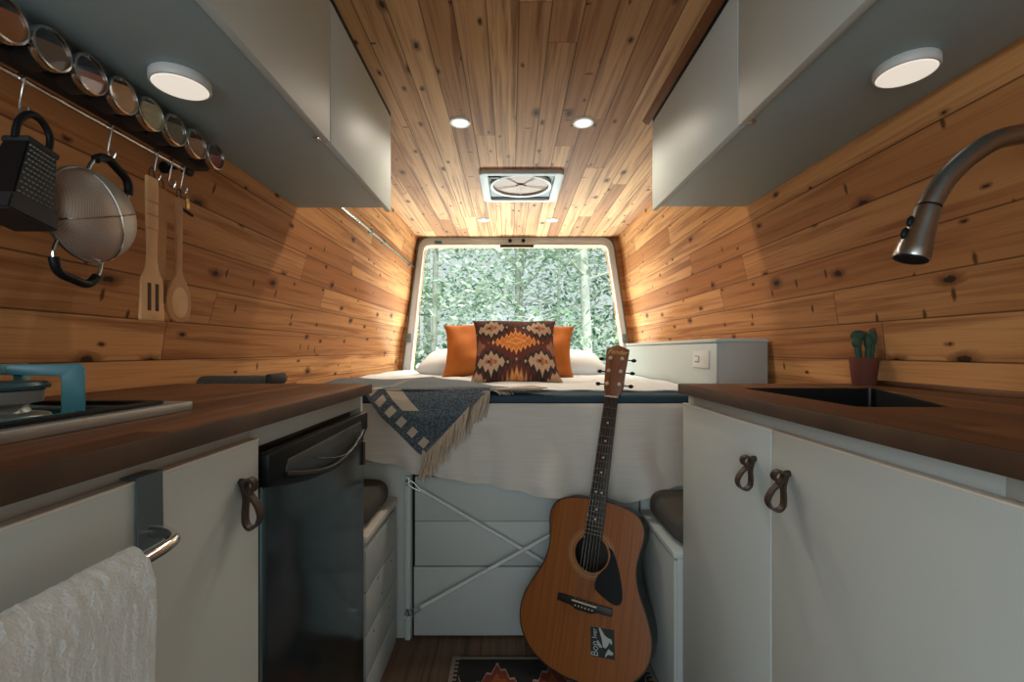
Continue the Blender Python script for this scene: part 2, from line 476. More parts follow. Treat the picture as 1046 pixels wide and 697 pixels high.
# corner moulding between ceiling and right cabinets
bm = B(); prism(bm, [(.512, -.3, CEIL), (.512, -.3, CEIL - .016), (.496, -.3, CEIL - .012), (.486, -.3, CEIL)], (0, 1.99, 0), .002)
struct('trim_1', bm, plain('brown_moulding', (.15, .062, .024), .75, var=.3, scale=25, spec=.15))

# ---------------------------------------------------------------- ceiling fixtures
lamp_pos = [(-.19, 1.70, 'left'), (.27, 1.70, 'right'), (-.18, 2.97, 'left'), (.268, 2.97, 'right')]
proto = None
dl_labels = ['small round recessed ceiling downlight before the roof vent, left one of the near pair',
             'small round recessed ceiling downlight before the roof vent, right one of the near pair',
             'small recessed ceiling downlight near the rear window, left one of the far pair',
             'small recessed ceiling downlight near the rear window, right one of the far pair']
for i, (x, y, sd) in enumerate(lamp_pos):
    if proto is None:
        r = proto = thing('ceiling_downlight', dl_labels[0], 'ceiling light', (x, y, CEIL), 'recessed ceiling downlights')
        bm = B(); lathe(bm, [(.028, -.001), (.029, -.005), (.037, -.005), (.040, -.001), (.040, .003), (.028, .003), (.028, -.001)], Matrix.Translation((x, y, CEIL)), 40)
        obj('trim_ring', bm, 'plastic_white', r)
        bm = B(); lathe(bm, [(0, -.003), (.0285, -.003), (.0285, .002), (0, .002)], Matrix.Translation((x, y, CEIL)), 40)
        obj('diffuser', bm, 'spot_glow', r)
    else:
        r = copy_tree(proto); r.location = (x, y, CEIL); r['label'] = dl_labels[i]
    lt = bpy.data.lights.new('downlight_lamp', 'SPOT'); lt.energy = 8.5 if y < 2 else 20; lt.color = (1, .88, .74); lt.spot_size = 2.75; lt.spot_blend = .6; lt.shadow_soft_size = .03
    lo = bpy.data.objects.new('downlight_lamp', lt); lo.location = (x, y, CEIL - .02); COL.objects.link(lo)

# roof vent
vx0, vx1, vy0, vy1 = -.152, .252, 2.14, 2.55
v = thing('roof_vent', 'square white roof fan vent with an amber round opening set in the plank ceiling', 'roof vent', ((vx0 + vx1) / 2, (vy0 + vy1) / 2, CEIL))
cx, cy = (vx0 + vx1) / 2, (vy0 + vy1) / 2
o_ = [Vector((p[0], p[1], CEIL - .022)) for p in outl([(vx0, vy0), (vx1, vy0), (vx1, vy1), (vx0, vy1)], r=.03)]
i_ = [Vector((p[0], p[1], CEIL - .022)) for p in outl([(vx0 + .042, vy0 + .03), (vx1 - .042, vy0 + .03), (vx1 - .042, vy1 - .03), (vx0 + .042, vy1 - .03)], r=.01)]
obj('vent_frame', prism(B(), o_, (0, 0, .022), .004, hole=i_), 'bedside_paint', v)
bm = B(); box(bm, vx0 + .04, vx1 - .04, vy0 + .028, vy1 - .028, CEIL - .006, CEIL - .001)
obj('back_plate', bm, plain('vent_grey', (.10, .115, .115), .5), v)
mt = Matrix.Translation((cx, cy - .028, CEIL))
bm = B(); lathe(bm, [(.140, -.007), (.140, -.020), (.156, -.022), (.156, -.007), (.140, -.007)], mt, 56)
obj('fan_ring', bm, 'bedside_paint', v)
bm = B(); lathe(bm, [(0, -.012), (.139, -.009), (.139, -.006), (0, -.008)], mt, 56)
obj('fan_cover', bm, 'vent_amber', v)
fan = B(); lathe(fan, [(0, -.022), (.022, -.020), (.026, -.011), (0, -.011)], mt, 24)
for k in range(5):
    box(fan, .02, .135, -.003, .003, -.0165, -.0145, .0005, 1, mt @ Matrix.Rotation(k * 2 * PI / 5 + .3, 4, 'Z'))
obj('fan_blades', fan, plain('fan_brown', (.25, .125, .068), .5), v)
bm = B(); box(bm, vx0 + .045, vx0 + .10, vy0 + .035, vy0 + .06, CEIL - .026, CEIL - .006, .004)
obj('switch', bm, 'black_plastic', v)

# curtain track on the left wall
tr = thing('curtain_track', 'slim pale curtain track on the left plank wall beyond the overhead cabinet', 'curtain track', (-.74, 1.7, 1.62))
bm = B(); tube(bm, [(wall_x(PL, 1.62, y) + .014, y, 1.62) for y in (1.66, 2.2, 2.8, 3.38)], .007, 10)
obj('track_rod', bm, 'chrome', tr)
for y in (1.75, 2.38, 2.62, 3.3):
    xw = wall_x(PL, 1.62, y)
    bm = B(); box(bm, xw - .002, xw + .022, y - .012, y + .012, 1.612, 1.636, .003)
    obj('bracket', bm, 'grey_metal', tr)

# ---------------------------------------------------------------- overhead cabinets
def overhead(name, label, xf, prof, sgn, zb, ye, ysplit, nd):
    """xf: door front; sgn: direction out of the door face"""
    th = .018
    c = thing(name, label, 'cabinet', (xf, ye, zb))
    xb = xf - sgn * th
    def back(z): return wall_x(prof, z, .6) + sgn * .004
    bm = B()
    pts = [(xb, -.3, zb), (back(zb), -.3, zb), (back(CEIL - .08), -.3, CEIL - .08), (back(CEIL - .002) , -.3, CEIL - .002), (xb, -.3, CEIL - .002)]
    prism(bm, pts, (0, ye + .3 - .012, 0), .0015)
    obj('cabinet_body', bm, 'cab_shade_grey', c)
    zlo = zb - .012
    for a, b_ in ((ysplit + .0015, ye), (.35, ysplit - .0015), (-.3, .347)):
        bm = B(); box(bm, xb, xf, a, b_, zlo, CEIL - .006 - .012, .0025)
        obj('door', bm, 'white_paint', c)
    bm = B(); box(bm, xb - sgn * .002, xf - sgn * .001, -.3, ye, CEIL - .016, CEIL - .001, .001)
    obj('filler_strip', bm, 'dark_gap', c)
    bm = B(); box(bm, xb - sgn * .022, xb - sgn * .006, ysplit - .006, ysplit + .006, zb - .004, zb, .001)
    obj('hinge_cap', bm, 'chrome', c)
    return c
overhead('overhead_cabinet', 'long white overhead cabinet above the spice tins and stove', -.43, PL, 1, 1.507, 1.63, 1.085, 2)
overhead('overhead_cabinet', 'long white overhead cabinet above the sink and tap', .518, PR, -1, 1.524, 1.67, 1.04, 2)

def puck(x, y, z, label):
    p = thing('puck_light', label, 'light', (x, y, z), 'puck lights under the overhead cabinets')
    mt = Matrix.Translation((x, y, z))
    bm = B(); lathe(bm, [(0, 0), (.047, 0), (.049, -.003), (.049, -.015), (.047, -.018), (.0445, -.0185), (.0445, -.014), (0, -.014)], mt, 48)
    obj('housing', bm, 'plastic_white', p)
    bm = B(); lathe(bm, [(0, -.0205), (.042, -.0195), (.0445, -.017), (.0445, -.0145), (0, -.0145)], mt, 48)
    obj('diffuser', bm, 'puck_glow', p)
puck(-.613, .845, 1.5065, 'round white puck light under the cabinet beside the spice tins')
puck(.722, .832, 1.5235, 'round white puck light under the cabinet above the tap')

# ---------------------------------------------------------------- kitchen left
XL = -.39; XR = .463; ZT = .91; TH = .0255
bm = B()
wtop = thing('worktop', 'dark walnut worktop carrying the stove on the left side', 'worktop', (-.66, 1.23, ZT - TH))
obj('worktop_slab', box(B(), -.948, -.377, -.35, 1.228, ZT - TH, ZT, .003), 'worktop', wtop)
bm = B(); box(bm, -.3775, -.3745, -.35, 1.229, ZT - TH, ZT - .0012, .001); obj('front_edge', bm, 'worktop_edge', wtop)
lc = thing('base_cabinet', 'white base cabinet under the stove worktop with one leather loop handle', 'cabinet', (-.66, .3, 0))
bm = B(); box(bm, -.93, -.405, -.35, .706, .02, ZT - TH, .001); box(bm, -.93, -.405, .706, 1.222, .846, ZT - TH, .001); box(bm, -.93, -.40, 1.212, 1.226, .02, ZT - TH, .001)
box(bm, -.93, -.44, -.35, .706, 0, .03)
obj('cabinet_body', bm, 'board_paint', lc)
dr = obj('door', box(B(), -.404, XL, .02, .704, .06, .864, .002), 'white_paint', lc)
bm = B(); box(bm, -.403, XL + .0007, .02, .704, .8612, .8645, .0005); obj('lit_edge_band', bm, 'edge', dr)  # pale ply edge; its front strip paints the light caught on top

def loop_handle(parent, x, y, z, sgn, k=1.0, spread=1.0):
    pts = [(.003, .004), (.006, -.012), (.009, -.030), (.010, -.050), (.014, -.066), (.024, -.075), (.035, -.070), (.038, -.056), (.030, -.038), (.019, -.022), (.013, -.008), (.016, .004), (.024, .006), (.028, -.004), (.024, -.014), (.017, -.018)]
    h = obj('handle', ribbon(B(), smooth([(x + sgn * n * k * spread, y + .004 * math.sin(i), z + zz * k) for i, (n, zz) in enumerate(pts)], 4), (0, 1, 0), .013, .0042), 'leather', parent, label='brown leather loop handle')
    bm = B(); lathe(bm, [(0, .009), (.004, .008), (.0055, .004), (.0055, -.002), (0, -.002)], Matrix.Translation((x, y, z)) @ Matrix.Rotation(sgn * PI / 2, 4, 'Y'), 14)
    obj('screw', bm, 'dark_tin', h)
loop_handle(dr, XL, .655, .810, 1, .86, .85)

# fridge
fr = thing('fridge', 'compact dark stainless fridge with a black top handle, end of the left run', 'fridge', (-.66, .97, 0))
FY0, FY1 = .712, 1.208
obj('fridge_body', box(B(), -.90, -.425, FY0, FY1, .015, .84, .006), 'black_plastic', fr)
fd = obj('door', box(B(), -.424, -.388, FY0 + .002, FY1 - .001, .07, .79, .010, 3), 'fridge_steel', fr)
arc = [(FY0 + .002, .838), (FY0 + .002, .785)] + [(FY0 + .002 + (FY1 - FY0 - .004) * k / 16, .785 - .038 * math.sin(PI * k / 16)) for k in range(1, 16)] + [(FY1 - .002, .795), (FY1 - .002, .838)]
obj('handle_panel', prism(B(), [(-.40, a, b_) for a, b_ in arc], (.021, 0, 0), .004), 'black_plastic', fd)
arc2 = [(FY0 + .06, .815), (FY0 + .05, .79)] + [(FY0 + .06 + (FY1 - FY0 - .12) * k / 12, .788 - .024 * math.sin(PI * k / 12)) for k in range(1, 12)] + [(FY1 - .05, .795), (FY1 - .06, .82)]
obj('handle_pocket', prism(B(), [(-.381, a, b_) for a, b_ in arc2], (.0035, 0, 0), .0012), plain('pocket_grey', (.05, .055, .056), .35), fd)
bm = B(); tube(bm, smooth([(-.379 + .012 * math.sin(PI * k / 8), FY0 + .05 + (FY1 - FY0 - .09) * k / 8, .792 - .034 * math.sin(PI * k / 8)) for k in range(9)], 4), .006, 8)
obj('handle', bm, 'black_plastic', fd)
bm = B(); tube(bm, smooth([(-.375 + .012 * math.sin(PI * k / 8), FY0 + .16 + (FY1 - FY0 - .22) * k / 8, .793 - .022 * math.sin(PI * k / 8)) for k in range(9)], 4), .0012, 6)
obj('handle_trim', bm, 'dark_tin', fd)
obj('grille', box(B(), -.42, -.40, FY0 + .01, FY1 - .01, .015, .066, .003), 'black_matte', fr)
bm = B(); box(bm, -.389, -.384, FY1 - .018, FY1 - .006, .70, .76, .002); obj('latch', bm, 'leather', fd, label='small brown latch tab')

# towel rail over the door, and the towel
rl = thing('towel_rail', 'steel over-door towel rail hooked on the left cabinet door', 'towel rail', (XL, .4875, .80))
bm = B()
ribbon(bm, [(-.4065, .4875, .845), (-.4065, .4875, .8665), (XL + .003, .4875, .8668), (XL + .003, .4875, .842), (XL + .004, .4875, .79)], (0, 1, 0), .034, .0025)
obj('bracket', bm, 'grey_metal', rl)
bm = B(); ribbon(bm, [(-.4065, .02, .845), (-.4065, .02, .8665), (XL + .003, .02, .8668), (XL + .003, .02, .842), (XL + .004, .02, .79)], (0, 1, 0), .034, .0025)
obj('bracket', bm, 'grey_metal', rl)
bm = B()
tube(bm, smooth([(XL + .004, .4875, .806), (XL + .018, .486, .806), (XL + .036, .476, .805), (XL + .045, .458, .804), (XL + .046, .40, .803), (XL + .046, .25, .803), (XL + .046, .10, .803), (XL + .046, .045, .803), (XL + .046, .026, .803), (XL + .03, .02, .803), (XL + .004, .02, .802)], 5), .006, 12)
obj('rail', bm, 'chrome', rl)
xb = XL + .046
tp = smooth([(-.024, .50), (-.026, .62), (-.024, .76), (-.019, .803), (0, .8215), (.019, .803), (.026, .76), (.030, .62), (.033, .45), (.026, .447), (.018, .62), (.014, .76), (.007, .799), (0, .8125), (-.007, .799), (-.012, .76), (-.014, .62), (-.013, .497)], 12, closed=True)
bm = B()
nU = 150
tn = np.random.default_rng(3).normal(0, 1, (nU + 1, len(tp), 3))
for _ in range(2): tn = (tn + np.roll(tn, 1, 0) + np.roll(tn, -1, 0) + np.roll(tn, 1, 1) + np.roll(tn, -1, 1)) / 2.6
rows = []
for i in range(nU + 1):
    y = .412 - .29 * i / nU
    row = []
    for j, p in enumerate(tp):
        q = tn[i, j] * .00042
        wob = .002 * math.sin(y * 20 + p[1] * 4) * (1 if p[0] > 0 else 0)
        ed = .004 if i in (0, nU) else 0
        row.append(bm.verts.new((xb + p[0] * (1 - ed * 60) + wob * .6 + q[0], y + q[1] + .004 * math.sin(p[1] * 25), p[1] + q[2])))
    rows.append(row)
nt_ = len(tp)
for i in range(nU):
    for j in range(nt_): bm.faces.new((rows[i][j], rows[i + 1][j], rows[i + 1][(j + 1) % nt_], rows[i][(j + 1) % nt_]))
bm.faces.new(rows[0]); bm.faces.new(rows[-1][::-1])
single('hand_towel', bm, 'towel', 'fluffy white hand towel hanging over the steel towel rail', 'towel', (xb, .29, .45), ang=80)

# hob
hb = thing('gas_hob', 'built-in gas hob with pale steel edge on the left worktop', 'hob', (-.65, .5, ZT))
HX0, HX1, HY0, HY1 = -.83, -.482, .22, .692
o_ = [Vector((p[0], p[1], ZT)) for p in outl([(HX0, HY0), (HX1, HY0), (HX1, HY1), (HX0, HY1)], r=.006)]
i_ = [Vector((p[0], p[1], ZT)) for p in outl([(HX0 + .022, HY0 + .03), (HX1 - .022, HY0 + .03), (HX1 - .022, HY1 - .045), (HX0 + .022, HY1 - .045)], r=.012)]
obj('hob_rim', prism(B(), o_, (0, 0, .013), .002, hole=i_), 'hob_steel', hb)
bm = B()
o2 = [Vector((p[0], p[1], ZT + .0135)) for p in outl([(HX0 + .014, HY0 + .02), (HX1 - .014, HY0 + .02), (HX1 - .014, HY1 - .035), (HX0 + .014, HY1 - .035)], r=.012)]
i2 = [Vector((p[0], p[1], ZT + .0135)) for p in outl([(HX0 + .030, HY0 + .04), (HX1 - .026, HY0 + .04), (HX1 - .026, HY1 - .052), (HX0 + .030, HY1 - .052)], r=.012)]
obj('gasket', prism(B(), o2, (0, 0, .005), .0012, hole=i2), 'black_plastic', hb)
obj('hob_tray', box(B(), HX0 + .02, HX1 - .02, HY0 + .028, HY1 - .042, ZT + .001, ZT + .009, .001), 'hob_glass', hb)
for by in (.535, .345):
    mt = Matrix.Translation((-.612, by, ZT + .009))
    bm = B(); lathe(bm, [(0, 0), (.052, 0), (.050, .004), (.034, .007), (.030, .016), (.044, .019), (.046, .033), (.043, .035), (0, .035)], mt, 40)
    bn = obj('burner', bm, 'hob_steel', hb)
    bm = B(); lathe(bm, [(0, .0352), (.050, .0352), (.051, .039), (.048, .043), (0, .044)], mt, 40)
    obj('burner_cap', bm, plain('cap_teal', (.04, .11, .125), .35), bn)
    bm = B(); tube(bm, [(-.612, by - .056, ZT + .009), (-.612, by - .056, ZT + .046)], [.004, .003], 10)
    obj('igniter', bm, 'plastic_white', bn)
    gs = B()
    for an in (38, 116, 218, 298):
        mt2 = Matrix.Translation((-.612, by, ZT + .009)) @ Matrix.Rotation(math.radians(an), 4, 'Z')
        prism(gs, [mt2 @ Vector((x, -.0045, z)) for x, z in ((.082, 0), (.082, .058), (.078, .064), (.016, .064), (.012, .060), (.013, .052), (.058, .049), (.060, .045), (.060, 0))], mt2.to_3x3() @ Vector((0, .009, 0)), .0012)
    tube(gs, [Vector((-.612 + .072 * math.cos(2 * PI * k / 32), by + .072 * math.sin(2 * PI * k / 32), ZT + .011)) for k in range(32)], .0035, 8, closed=True)
    obj('pan_support', gs, 'grate', hb)

# ---------------------------------------------------------------- utensil rail
RX, RZ = -.745, 1.412
ra = thing('utensil_rail', 'thin steel utensil rail below the spice tins', 'rail', (RX, .85, RZ))
obj('rod', tube(B(), [(RX, .60, RZ), (RX, 1.045, RZ)], .0045, 12), 'chrome', ra)
bm = B(); tube(bm, [(RX, 1.038, RZ), (RX, 1.058, RZ)], .0085, 16); obj('end_cap', bm, 'black_plastic', ra)
for y in (.655, 1.025):
    bm = B(); tube(bm, [(RX, y, RZ), (wall_x(PL, RZ, y) - .004, y, RZ)], .005, 10); lathe(bm, [(0, 0), (.013, 0), (.013, .006), (0, .006)], Matrix.Translation((wall_x(PL, RZ, y) - .003, y, RZ)) @ Matrix.Rotation(PI / 2, 4, 'Y'), 20)
    obj('bracket', bm, 'black_plastic', ra)
hk_y = [.690, .842, .950, .992, 1.028]
hk_l = ['steel hook on the rail holding the black grater', 'steel hook on the rail holding the round sieve', 'steel hook on the rail holding the slotted wooden spatula', 'steel hook on the rail between the two wooden spatulas, second from the capped end', 'steel hook on the rail nearest its black end cap']
h0 = None
for y, lb in zip(hk_y, hk_l):
    if h0 is None:
        pts = [(-.0035, .006), (.0, .0072), (.006, .004), (.0075, -.002), (.005, -.016), (.002, -.032), (.0, -.046), (.003, -.055), (.010, -.057), (.014, -.050), (.014, -.044)]
        bm = B(); tube(bm, smooth([(RX + n + (.001 if zz > 0 else 0), y, RZ + zz) for n, zz in pts], 4), .0017, 8)
        h0 = single('s_hook', bm, 'chrome', lb, 'hook', (RX, y, RZ), 'steel hooks on the utensil rail')
    else:
        o = h0.copy(); COL.objects.link(o); o.location = (RX, y, RZ); o['label'] = lb

# box grater
gr_m = Matrix.Translation((-.694, .634, 1.186)) @ Matrix.Rotation(math.radians(-13), 4, 'X') @ Matrix.Diagonal((.70, .70, .92, 1))
g = thing('box_grater', 'black box grater hanging from the utensil rail', 'grater', mt=gr_m)
def frus(bm, hw0, hd0, hw1, hd1, z0, z1, bev=.003):
    t = bmesh.new()
    a = [t.verts.new((sx * hd0, sy * hw0, z0)) for sx, sy in ((-1, -1), (1, -1), (1, 1), (-1, 1))]
    b_ = [t.verts.new((sx * hd1, sy * hw1, z1)) for sx, sy in ((-1, -1), (1, -1), (1, 1), (-1, 1))]
    t.faces.new(a[::-1]); t.faces.new(b_)
    for i in range(4): t.faces.new((a[i], a[(i + 1) % 4], b_[(i + 1) % 4], b_[i]))
    bmesh.ops.bevel(t, geom=t.edges[:], offset=bev, segments=2, affect='EDGES'); merge(bm, t)
bm = B(); frus(bm, .043, .040, .030, .026, .018, .118); obj('grater_body', bm, 'black_plastic', g, local=True)
bm = B(); frus(bm, .049, .046, .047, .044, -.006, .022); obj('base_band', bm, 'black_matte', g, local=True)
bm = B(); box(bm, -.028, .028, -.033, .033, .114, .124, .003); obj('top_cap', bm, 'black_matte', g, local=True)
bm = B(); tube(bm, smooth([(0, -.032, .120), (0, -.034, .145), (0, -.020, .168), (0, .004, .172), (0, .028, .155), (0, .033, .120)], 5), .0065, 10); obj('handle', bm, 'black_plastic', g, local=True)
bm = B()
for r_ in range(11):
    for c_ in range(8):
        zz = .028 + r_ * .0082; k = (zz - .018) / .1
        hw = (.043 + (.030 - .043) * k) * .80; xx = .040 + (.026 - .040) * k
        yy = -hw + 2 * hw * (c_ + (.5 if r_ % 2 else 0)) / 7.6
        if yy > hw: continue
        t = bmesh.new(); bmesh.ops.create_cone(t, cap_ends=True, segments=6, radius1=.0028, radius2=.0008, depth=.003, matrix=Matrix.Translation((xx + .001, yy, zz)) @ Matrix.Rotation(PI / 2, 4, 'Y') @ Matrix.Diagonal((.7, 1.2, 1, 1))); merge(bm, t)
obj('grating_face', bm, plain('grater_teeth', (.16, .17, .16), .35, .8), g, local=True)
for yy in (-.012, .006):
    bm = B(); lathe(bm, [(0, .003), (.004, .002), (.005, 0), (0, 0)], Matrix.Translation((yy, -.0485, .006)) @ Matrix.Rotation(PI / 2, 4, 'X'), 12); obj('rivet', bm, 'brass', g, local=True)

# sieve
sc = Vector((-.715, .772, 1.228)); sr = .076
sv = thing('mesh_sieve', 'round wire mesh sieve with two black loop handles hanging on the rail', 'sieve', sc)
circ = [(0, sr * math.cos(a), sr * math.sin(a)) for a in [2 * PI * k / 48 for k in range(48)]]
obj('rim', tube(B(), [sc + Vector(p) for p in circ], .0035, 8, closed=True), 'steel', sv)
bm = B(); lathe(bm, [(sr * math.cos(t), .052 * math.sin(t)) for t in [PI / 2 * k / 10 for k in range(11)]], Matrix.Translation(sc) @ Matrix.Rotation(PI / 2, 4, 'Y'), 40)
obj('mesh_bowl', bm, 'screen', sv)
for an in (.35, .35 + PI / 2):
    bm = B(); pts = []
    for k in range(17):
        t = -PI / 2 + PI * k / 16
        pts.append(sc + Vector((.054 * math.cos(t), (sr) * math.sin(t) * math.cos(an), sr * math.sin(t) * math.sin(an))))
    tube(bm, pts, .0013, 6); obj('brace_wire', bm, 'chrome', sv)
for sgn, tilt in ((1, .5), (-1, .25)):
    ax = Vector((.0, sgn * math.sin(tilt), sgn * math.cos(tilt))); tg = Vector((0, math.cos(tilt), -math.sin(tilt)))
    hp = smooth([sc + ax * (sr * .84) - tg * .040, sc + ax * (sr * 1.17) - tg * .040, sc + ax * (sr * 1.48) - tg * .026, sc + ax * (sr * 1.52), sc + ax * (sr * 1.48) + tg * .026, sc + ax * (sr * 1.17) + tg * .040, sc + ax * (sr * .84) + tg * .040], 5)
    hd = obj('handle', tube(B(), hp, .0028, 8), 'chrome', sv)
    obj('grip', tube(B(), hp[6:-6], .0072, 12), 'black_plastic', hd)

# wooden utensils
UX = RX + .012
def flat_tool(name, label, cat, y, ztop, zbot, mat, prof, th=.006, slots=(), xo=0.0, bowl=False):
    """prof: [(t from top 0..1, half width)]"""
    L = ztop - zbot
    pr = smooth([(w, t, 0) for t, w in prof], 5)
    left = [(UX + xo, y - p[0], ztop - p[1] * L) for p in pr]; right = [(UX + xo, y + p[0], ztop - p[1] * L) for p in pr[::-1]]
    o = thing(name, label, cat, (UX + xo, y, zbot), 'wooden utensils on the rail')
    bm = B(); prism(bm, left + right, (th, 0, 0), .0015)
    obj('handle_blade' if not bowl else 'spoon_body', bm, mat, o)
    for sy, z0, z1 in slots:
        bm = B(); box(bm, UX + xo + th - .001, UX + xo + th + .0006, y + sy - .0045, y + sy + .0045, ztop - z1 * L, ztop - z0 * L, .0004)
        obj('slot', bm, plain('slot_dark', (.06, .03, .014), .8), o)
    if bowl:
        bm = B(); ellipsoid(bm, (UX + xo + th, y, ztop - .845 * L), (.004, .024, .035)); obj('bowl', bm, 'spoon_wood', o)
    bm = B(); tube(bm, [Vector((UX + xo + th / 2, y, ztop - .012)) + Vector((0, .007 * math.cos(a), .016 + .016 * math.sin(a))) for a in [2 * PI * k / 16 for k in range(16)]], .0012, 6, closed=True)
    obj('hanging_loop', bm, 'leather', o)
    for k, (t0, t1) in enumerate(((.17, .18), (.26, .27), (.36, .366))) if not bowl and slots else ():
        bm = B(); box(bm, UX + xo - .0004, UX + xo + th + .0004, y - .0145, y + .0145, ztop - t1 * L, ztop - t0 * L); obj('burnt_band', bm, 'spoon_dark', o)
    return o
flat_tool('slotted_spatula', 'pale slotted wooden spatula hanging next to the sieve', 'spatula', .925, 1.352, 1.06, 'spoon_wood', [(0, .0145), (.05, .0155), (.3, .0145), (.55, .012), (.66, .018), (.72, .027), (.85, .0285), (.985, .031), (1, .028)], slots=((-.010, .74, .93), (.010, .74, .93)))
flat_tool('wooden_turner', 'reddish flat wooden turner partly behind the slotted spatula', 'spatula', .968, 1.345, 1.10, 'spoon_dark', [(0, .013), (.1, .014), (.4, .013), (.6, .011), (.75, .014), (.95, .015), (1, .012)], xo=-.014)
flat_tool('wooden_spoon', 'wooden spoon with oval head hanging nearest the end cap', 'spoon', 1.00, 1.335, 1.062, 'spoon_dark', [(0, .006), (.03, .0095), (.15, .010), (.4, .0085), (.6, .009), (.68, .022), (.78, .033), (.87, .035), (.96, .028), (1, .011)], bowl=True)
kt = thing('key_charm', 'small brass charm on a steel ring at the end of the utensil rail', 'charm', (UX, 1.028, 1.32))
bm = B(); tube(bm, [(UX + .002, 1.028 + .008 * math.cos(a), 1.352 + .010 * math.sin(a)) for a in [2 * PI * k / 20 for k in range(20)]], .001, 6, closed=True); obj('ring', bm, 'chrome', kt)
bm = B(); box(bm, UX, UX + .004, 1.023, 1.033, 1.318, 1.343, .0015); obj('tag', bm, 'brass', kt)
bm = B(); tube(bm, [(UX + .002, 1.012, 1.315), (UX + .002, 1.044, 1.309)], .0035, 8); obj('bar', bm, 'black_plastic', kt)

# spice tins
JX = -.70; jz = 1.4605; jr = .0318
spices = [('orange-brown powder', (.45, .15, .03), .5), ('brown ground spice', (.22, .11, .04), .35), ('red-brown flakes', (.42, .115, .035), .2), ('pale tan powder', (.62, .36, .19), .7), ('pale speckled seeds', (.62, .45, .26), .8), ('olive brown herbs', (.20, .15, .07), .4), ('pinkish brown powder', (.45, .22, .12), .5), ('dark red flakes', (.28, .04, .03), .0)]
ordw = ['nearest the camera', 'second from the near end', 'third from the near end', 'fourth from the near end', 'fifth from the near end', 'third from the far end', 'second from the far end', 'last at the far end']
bm = B(); 
for y in [.60, 1.10]: pass
ms = thing('magnetic_strip', 'dark magnetic strip on the wall holding the row of spice tins', 'rack', (-.765, .86, jz))
prism(bm, [(wall_x(PL, jz - .02, .86) - .006, .60, jz - .02), (wall_x(PL, jz + .02, .86) - .006, .60, jz + .02), (-.744, .60, jz + .02), (-.744, .60, jz - .02)], (0, .52, 0), .001)
obj('strip', bm, 'black_matte', ms)
for i in range(8):
    y = .632 + i * .0640
    nm, c, lev = spices[i]
    j = thing('spice_tin', f'round clear-lidded spice tin of {nm}, {ordw[i]} of the row', 'spice tin', (-.722, y, jz - jr), 'spice tins under the overhead cabinet')
    mt = Matrix.Translation((JX, y, jz)) @ Matrix.Rotation(PI / 2, 4, 'Y')
    bm = B(); lathe(bm, [(0, -.0435), (jr - .004, -.0435), (jr - .0025, -.041), (jr - .0025, -.006), (jr - .004, -.006), (jr - .004, -.040), (0, -.040)], mt, 36); obj('tin', bm, 'dark_tin', j)
    bm = B(); lathe(bm, [(jr - .0025, -.010), (jr - .0003, -.010), (jr, -.002), (jr - .001, .001), (jr - .0042, .0016), (jr - .0048, -.001), (jr - .0042, -.004), (jr - .0025, -.006)], mt, 40); obj('lid_ring', bm, 'chrome', j)
    bm = B(); lathe(bm, [(0, -.0015), (jr - .0038, -.0015), (jr - .0038, -.0028), (0, -.0028)], mt, 36); obj('lid_window', bm, 'lid_glass', j)
    R = jr - .0042; a0 = math.asin(max(-1, min(1, lev))) + .12 * math.sin(i * 3)
    angs = [PI - a0 + (PI + 2 * a0) * k / 20 for k in range(21)]
    pts = [(JX - .039, y + R * math.cos(a + .25), jz + R * math.sin(a + .25)) for a in angs]
    bm = B(); prism(bm, pts, (.0355, 0, 0))
    obj('spice', bm, plain('spice_' + nm.replace(' ', '_'), tuple(min(.92, q * 1.45) for q in c), .9, var=.55 if 'seed' in nm or 'flake' in nm or 'herb' in nm else .15, scale=150 if 'powder' not in nm else 60, bs=.4, bscale=300), j)

# ---------------------------------------------------------------- kitchen right
wr = thing('worktop', 'dark walnut worktop with the sink cut out on the right side', 'worktop', (.7, 1.23, ZT - TH))
sink_o = outl([(.552, .722), (.70, .722), (.868, 1.09), (.552, 1.09)], n=8, r=.02)
wtp = outl([(.4535, -.35), (.966, -.35), (.966, 1.23), (.4535, 1.23)], n=8, r=.002)
obj('worktop_slab', prism(B(), [Vector((p[0], p[1], ZT - TH)) for p in wtp], (0, 0, TH), hole=[Vector((p[0], p[1], ZT - TH)) for p in sink_o]), 'worktop', wr, sm=False)
bm = B(); box(bm, .4510, .4540, -.35, 1.231, ZT - TH, ZT - .0012, .001); obj('front_edge', bm, 'worktop_edge', wr)
bm = B(); box(bm, .945, .969, -.35, 1.229, ZT, ZT + .012, .002); obj('back_lip', bm, 'worktop', wr)
rc = thing('base_cabinet', 'white two-door base cabinet under the sink worktop', 'cabinet', (.7, .5, 0))
bm = B()
box(bm, .478, .96, -.35, .44, .02, ZT - TH - .001, .001); box(bm, .478, .96, 1.19, 1.226, .02, ZT - TH - .001, .001); box(bm, .478, .49, .44, 1.19, .02, ZT - TH - .001, .001); box(bm, .478, .96, .44, 1.19, .02, .05); box(bm, .51, .96, -.35, 1.22, 0, .03)
obj('cabinet_body', bm, 'board_paint', rc)
for k, (a, b_) in enumerate(((.812, 1.226), (.10, .809))):
    dd = obj('door', box(B(), XR, .477, a, b_, .06, .858, .002), 'white_paint', rc)
    bm = B(); box(bm, XR - .0007, .4765, a, b_, .8554, .8585, .0005); obj('lit_edge_band', bm, 'edge', dd)  # ply edge with a pale front lip painted as its lit line
    if k == 0: loop_handle(dd, XR, .862, .795, -1, .76, 1.15)
    else: loop_handle(dd, XR, .757, .795, -1, .80, 1.15)
sk = thing('sink', 'dark undermount sink basin in the walnut worktop', 'sink', (.7, .9, .72))
so = outl([(.5535, .7235), (.6985, .7235), (.866, 1.0885), (.5535, 1.0885)], n=8, r=.02)
si = [Vector((p[0], p[1], .74)) for p in sink_o]
bm = B()
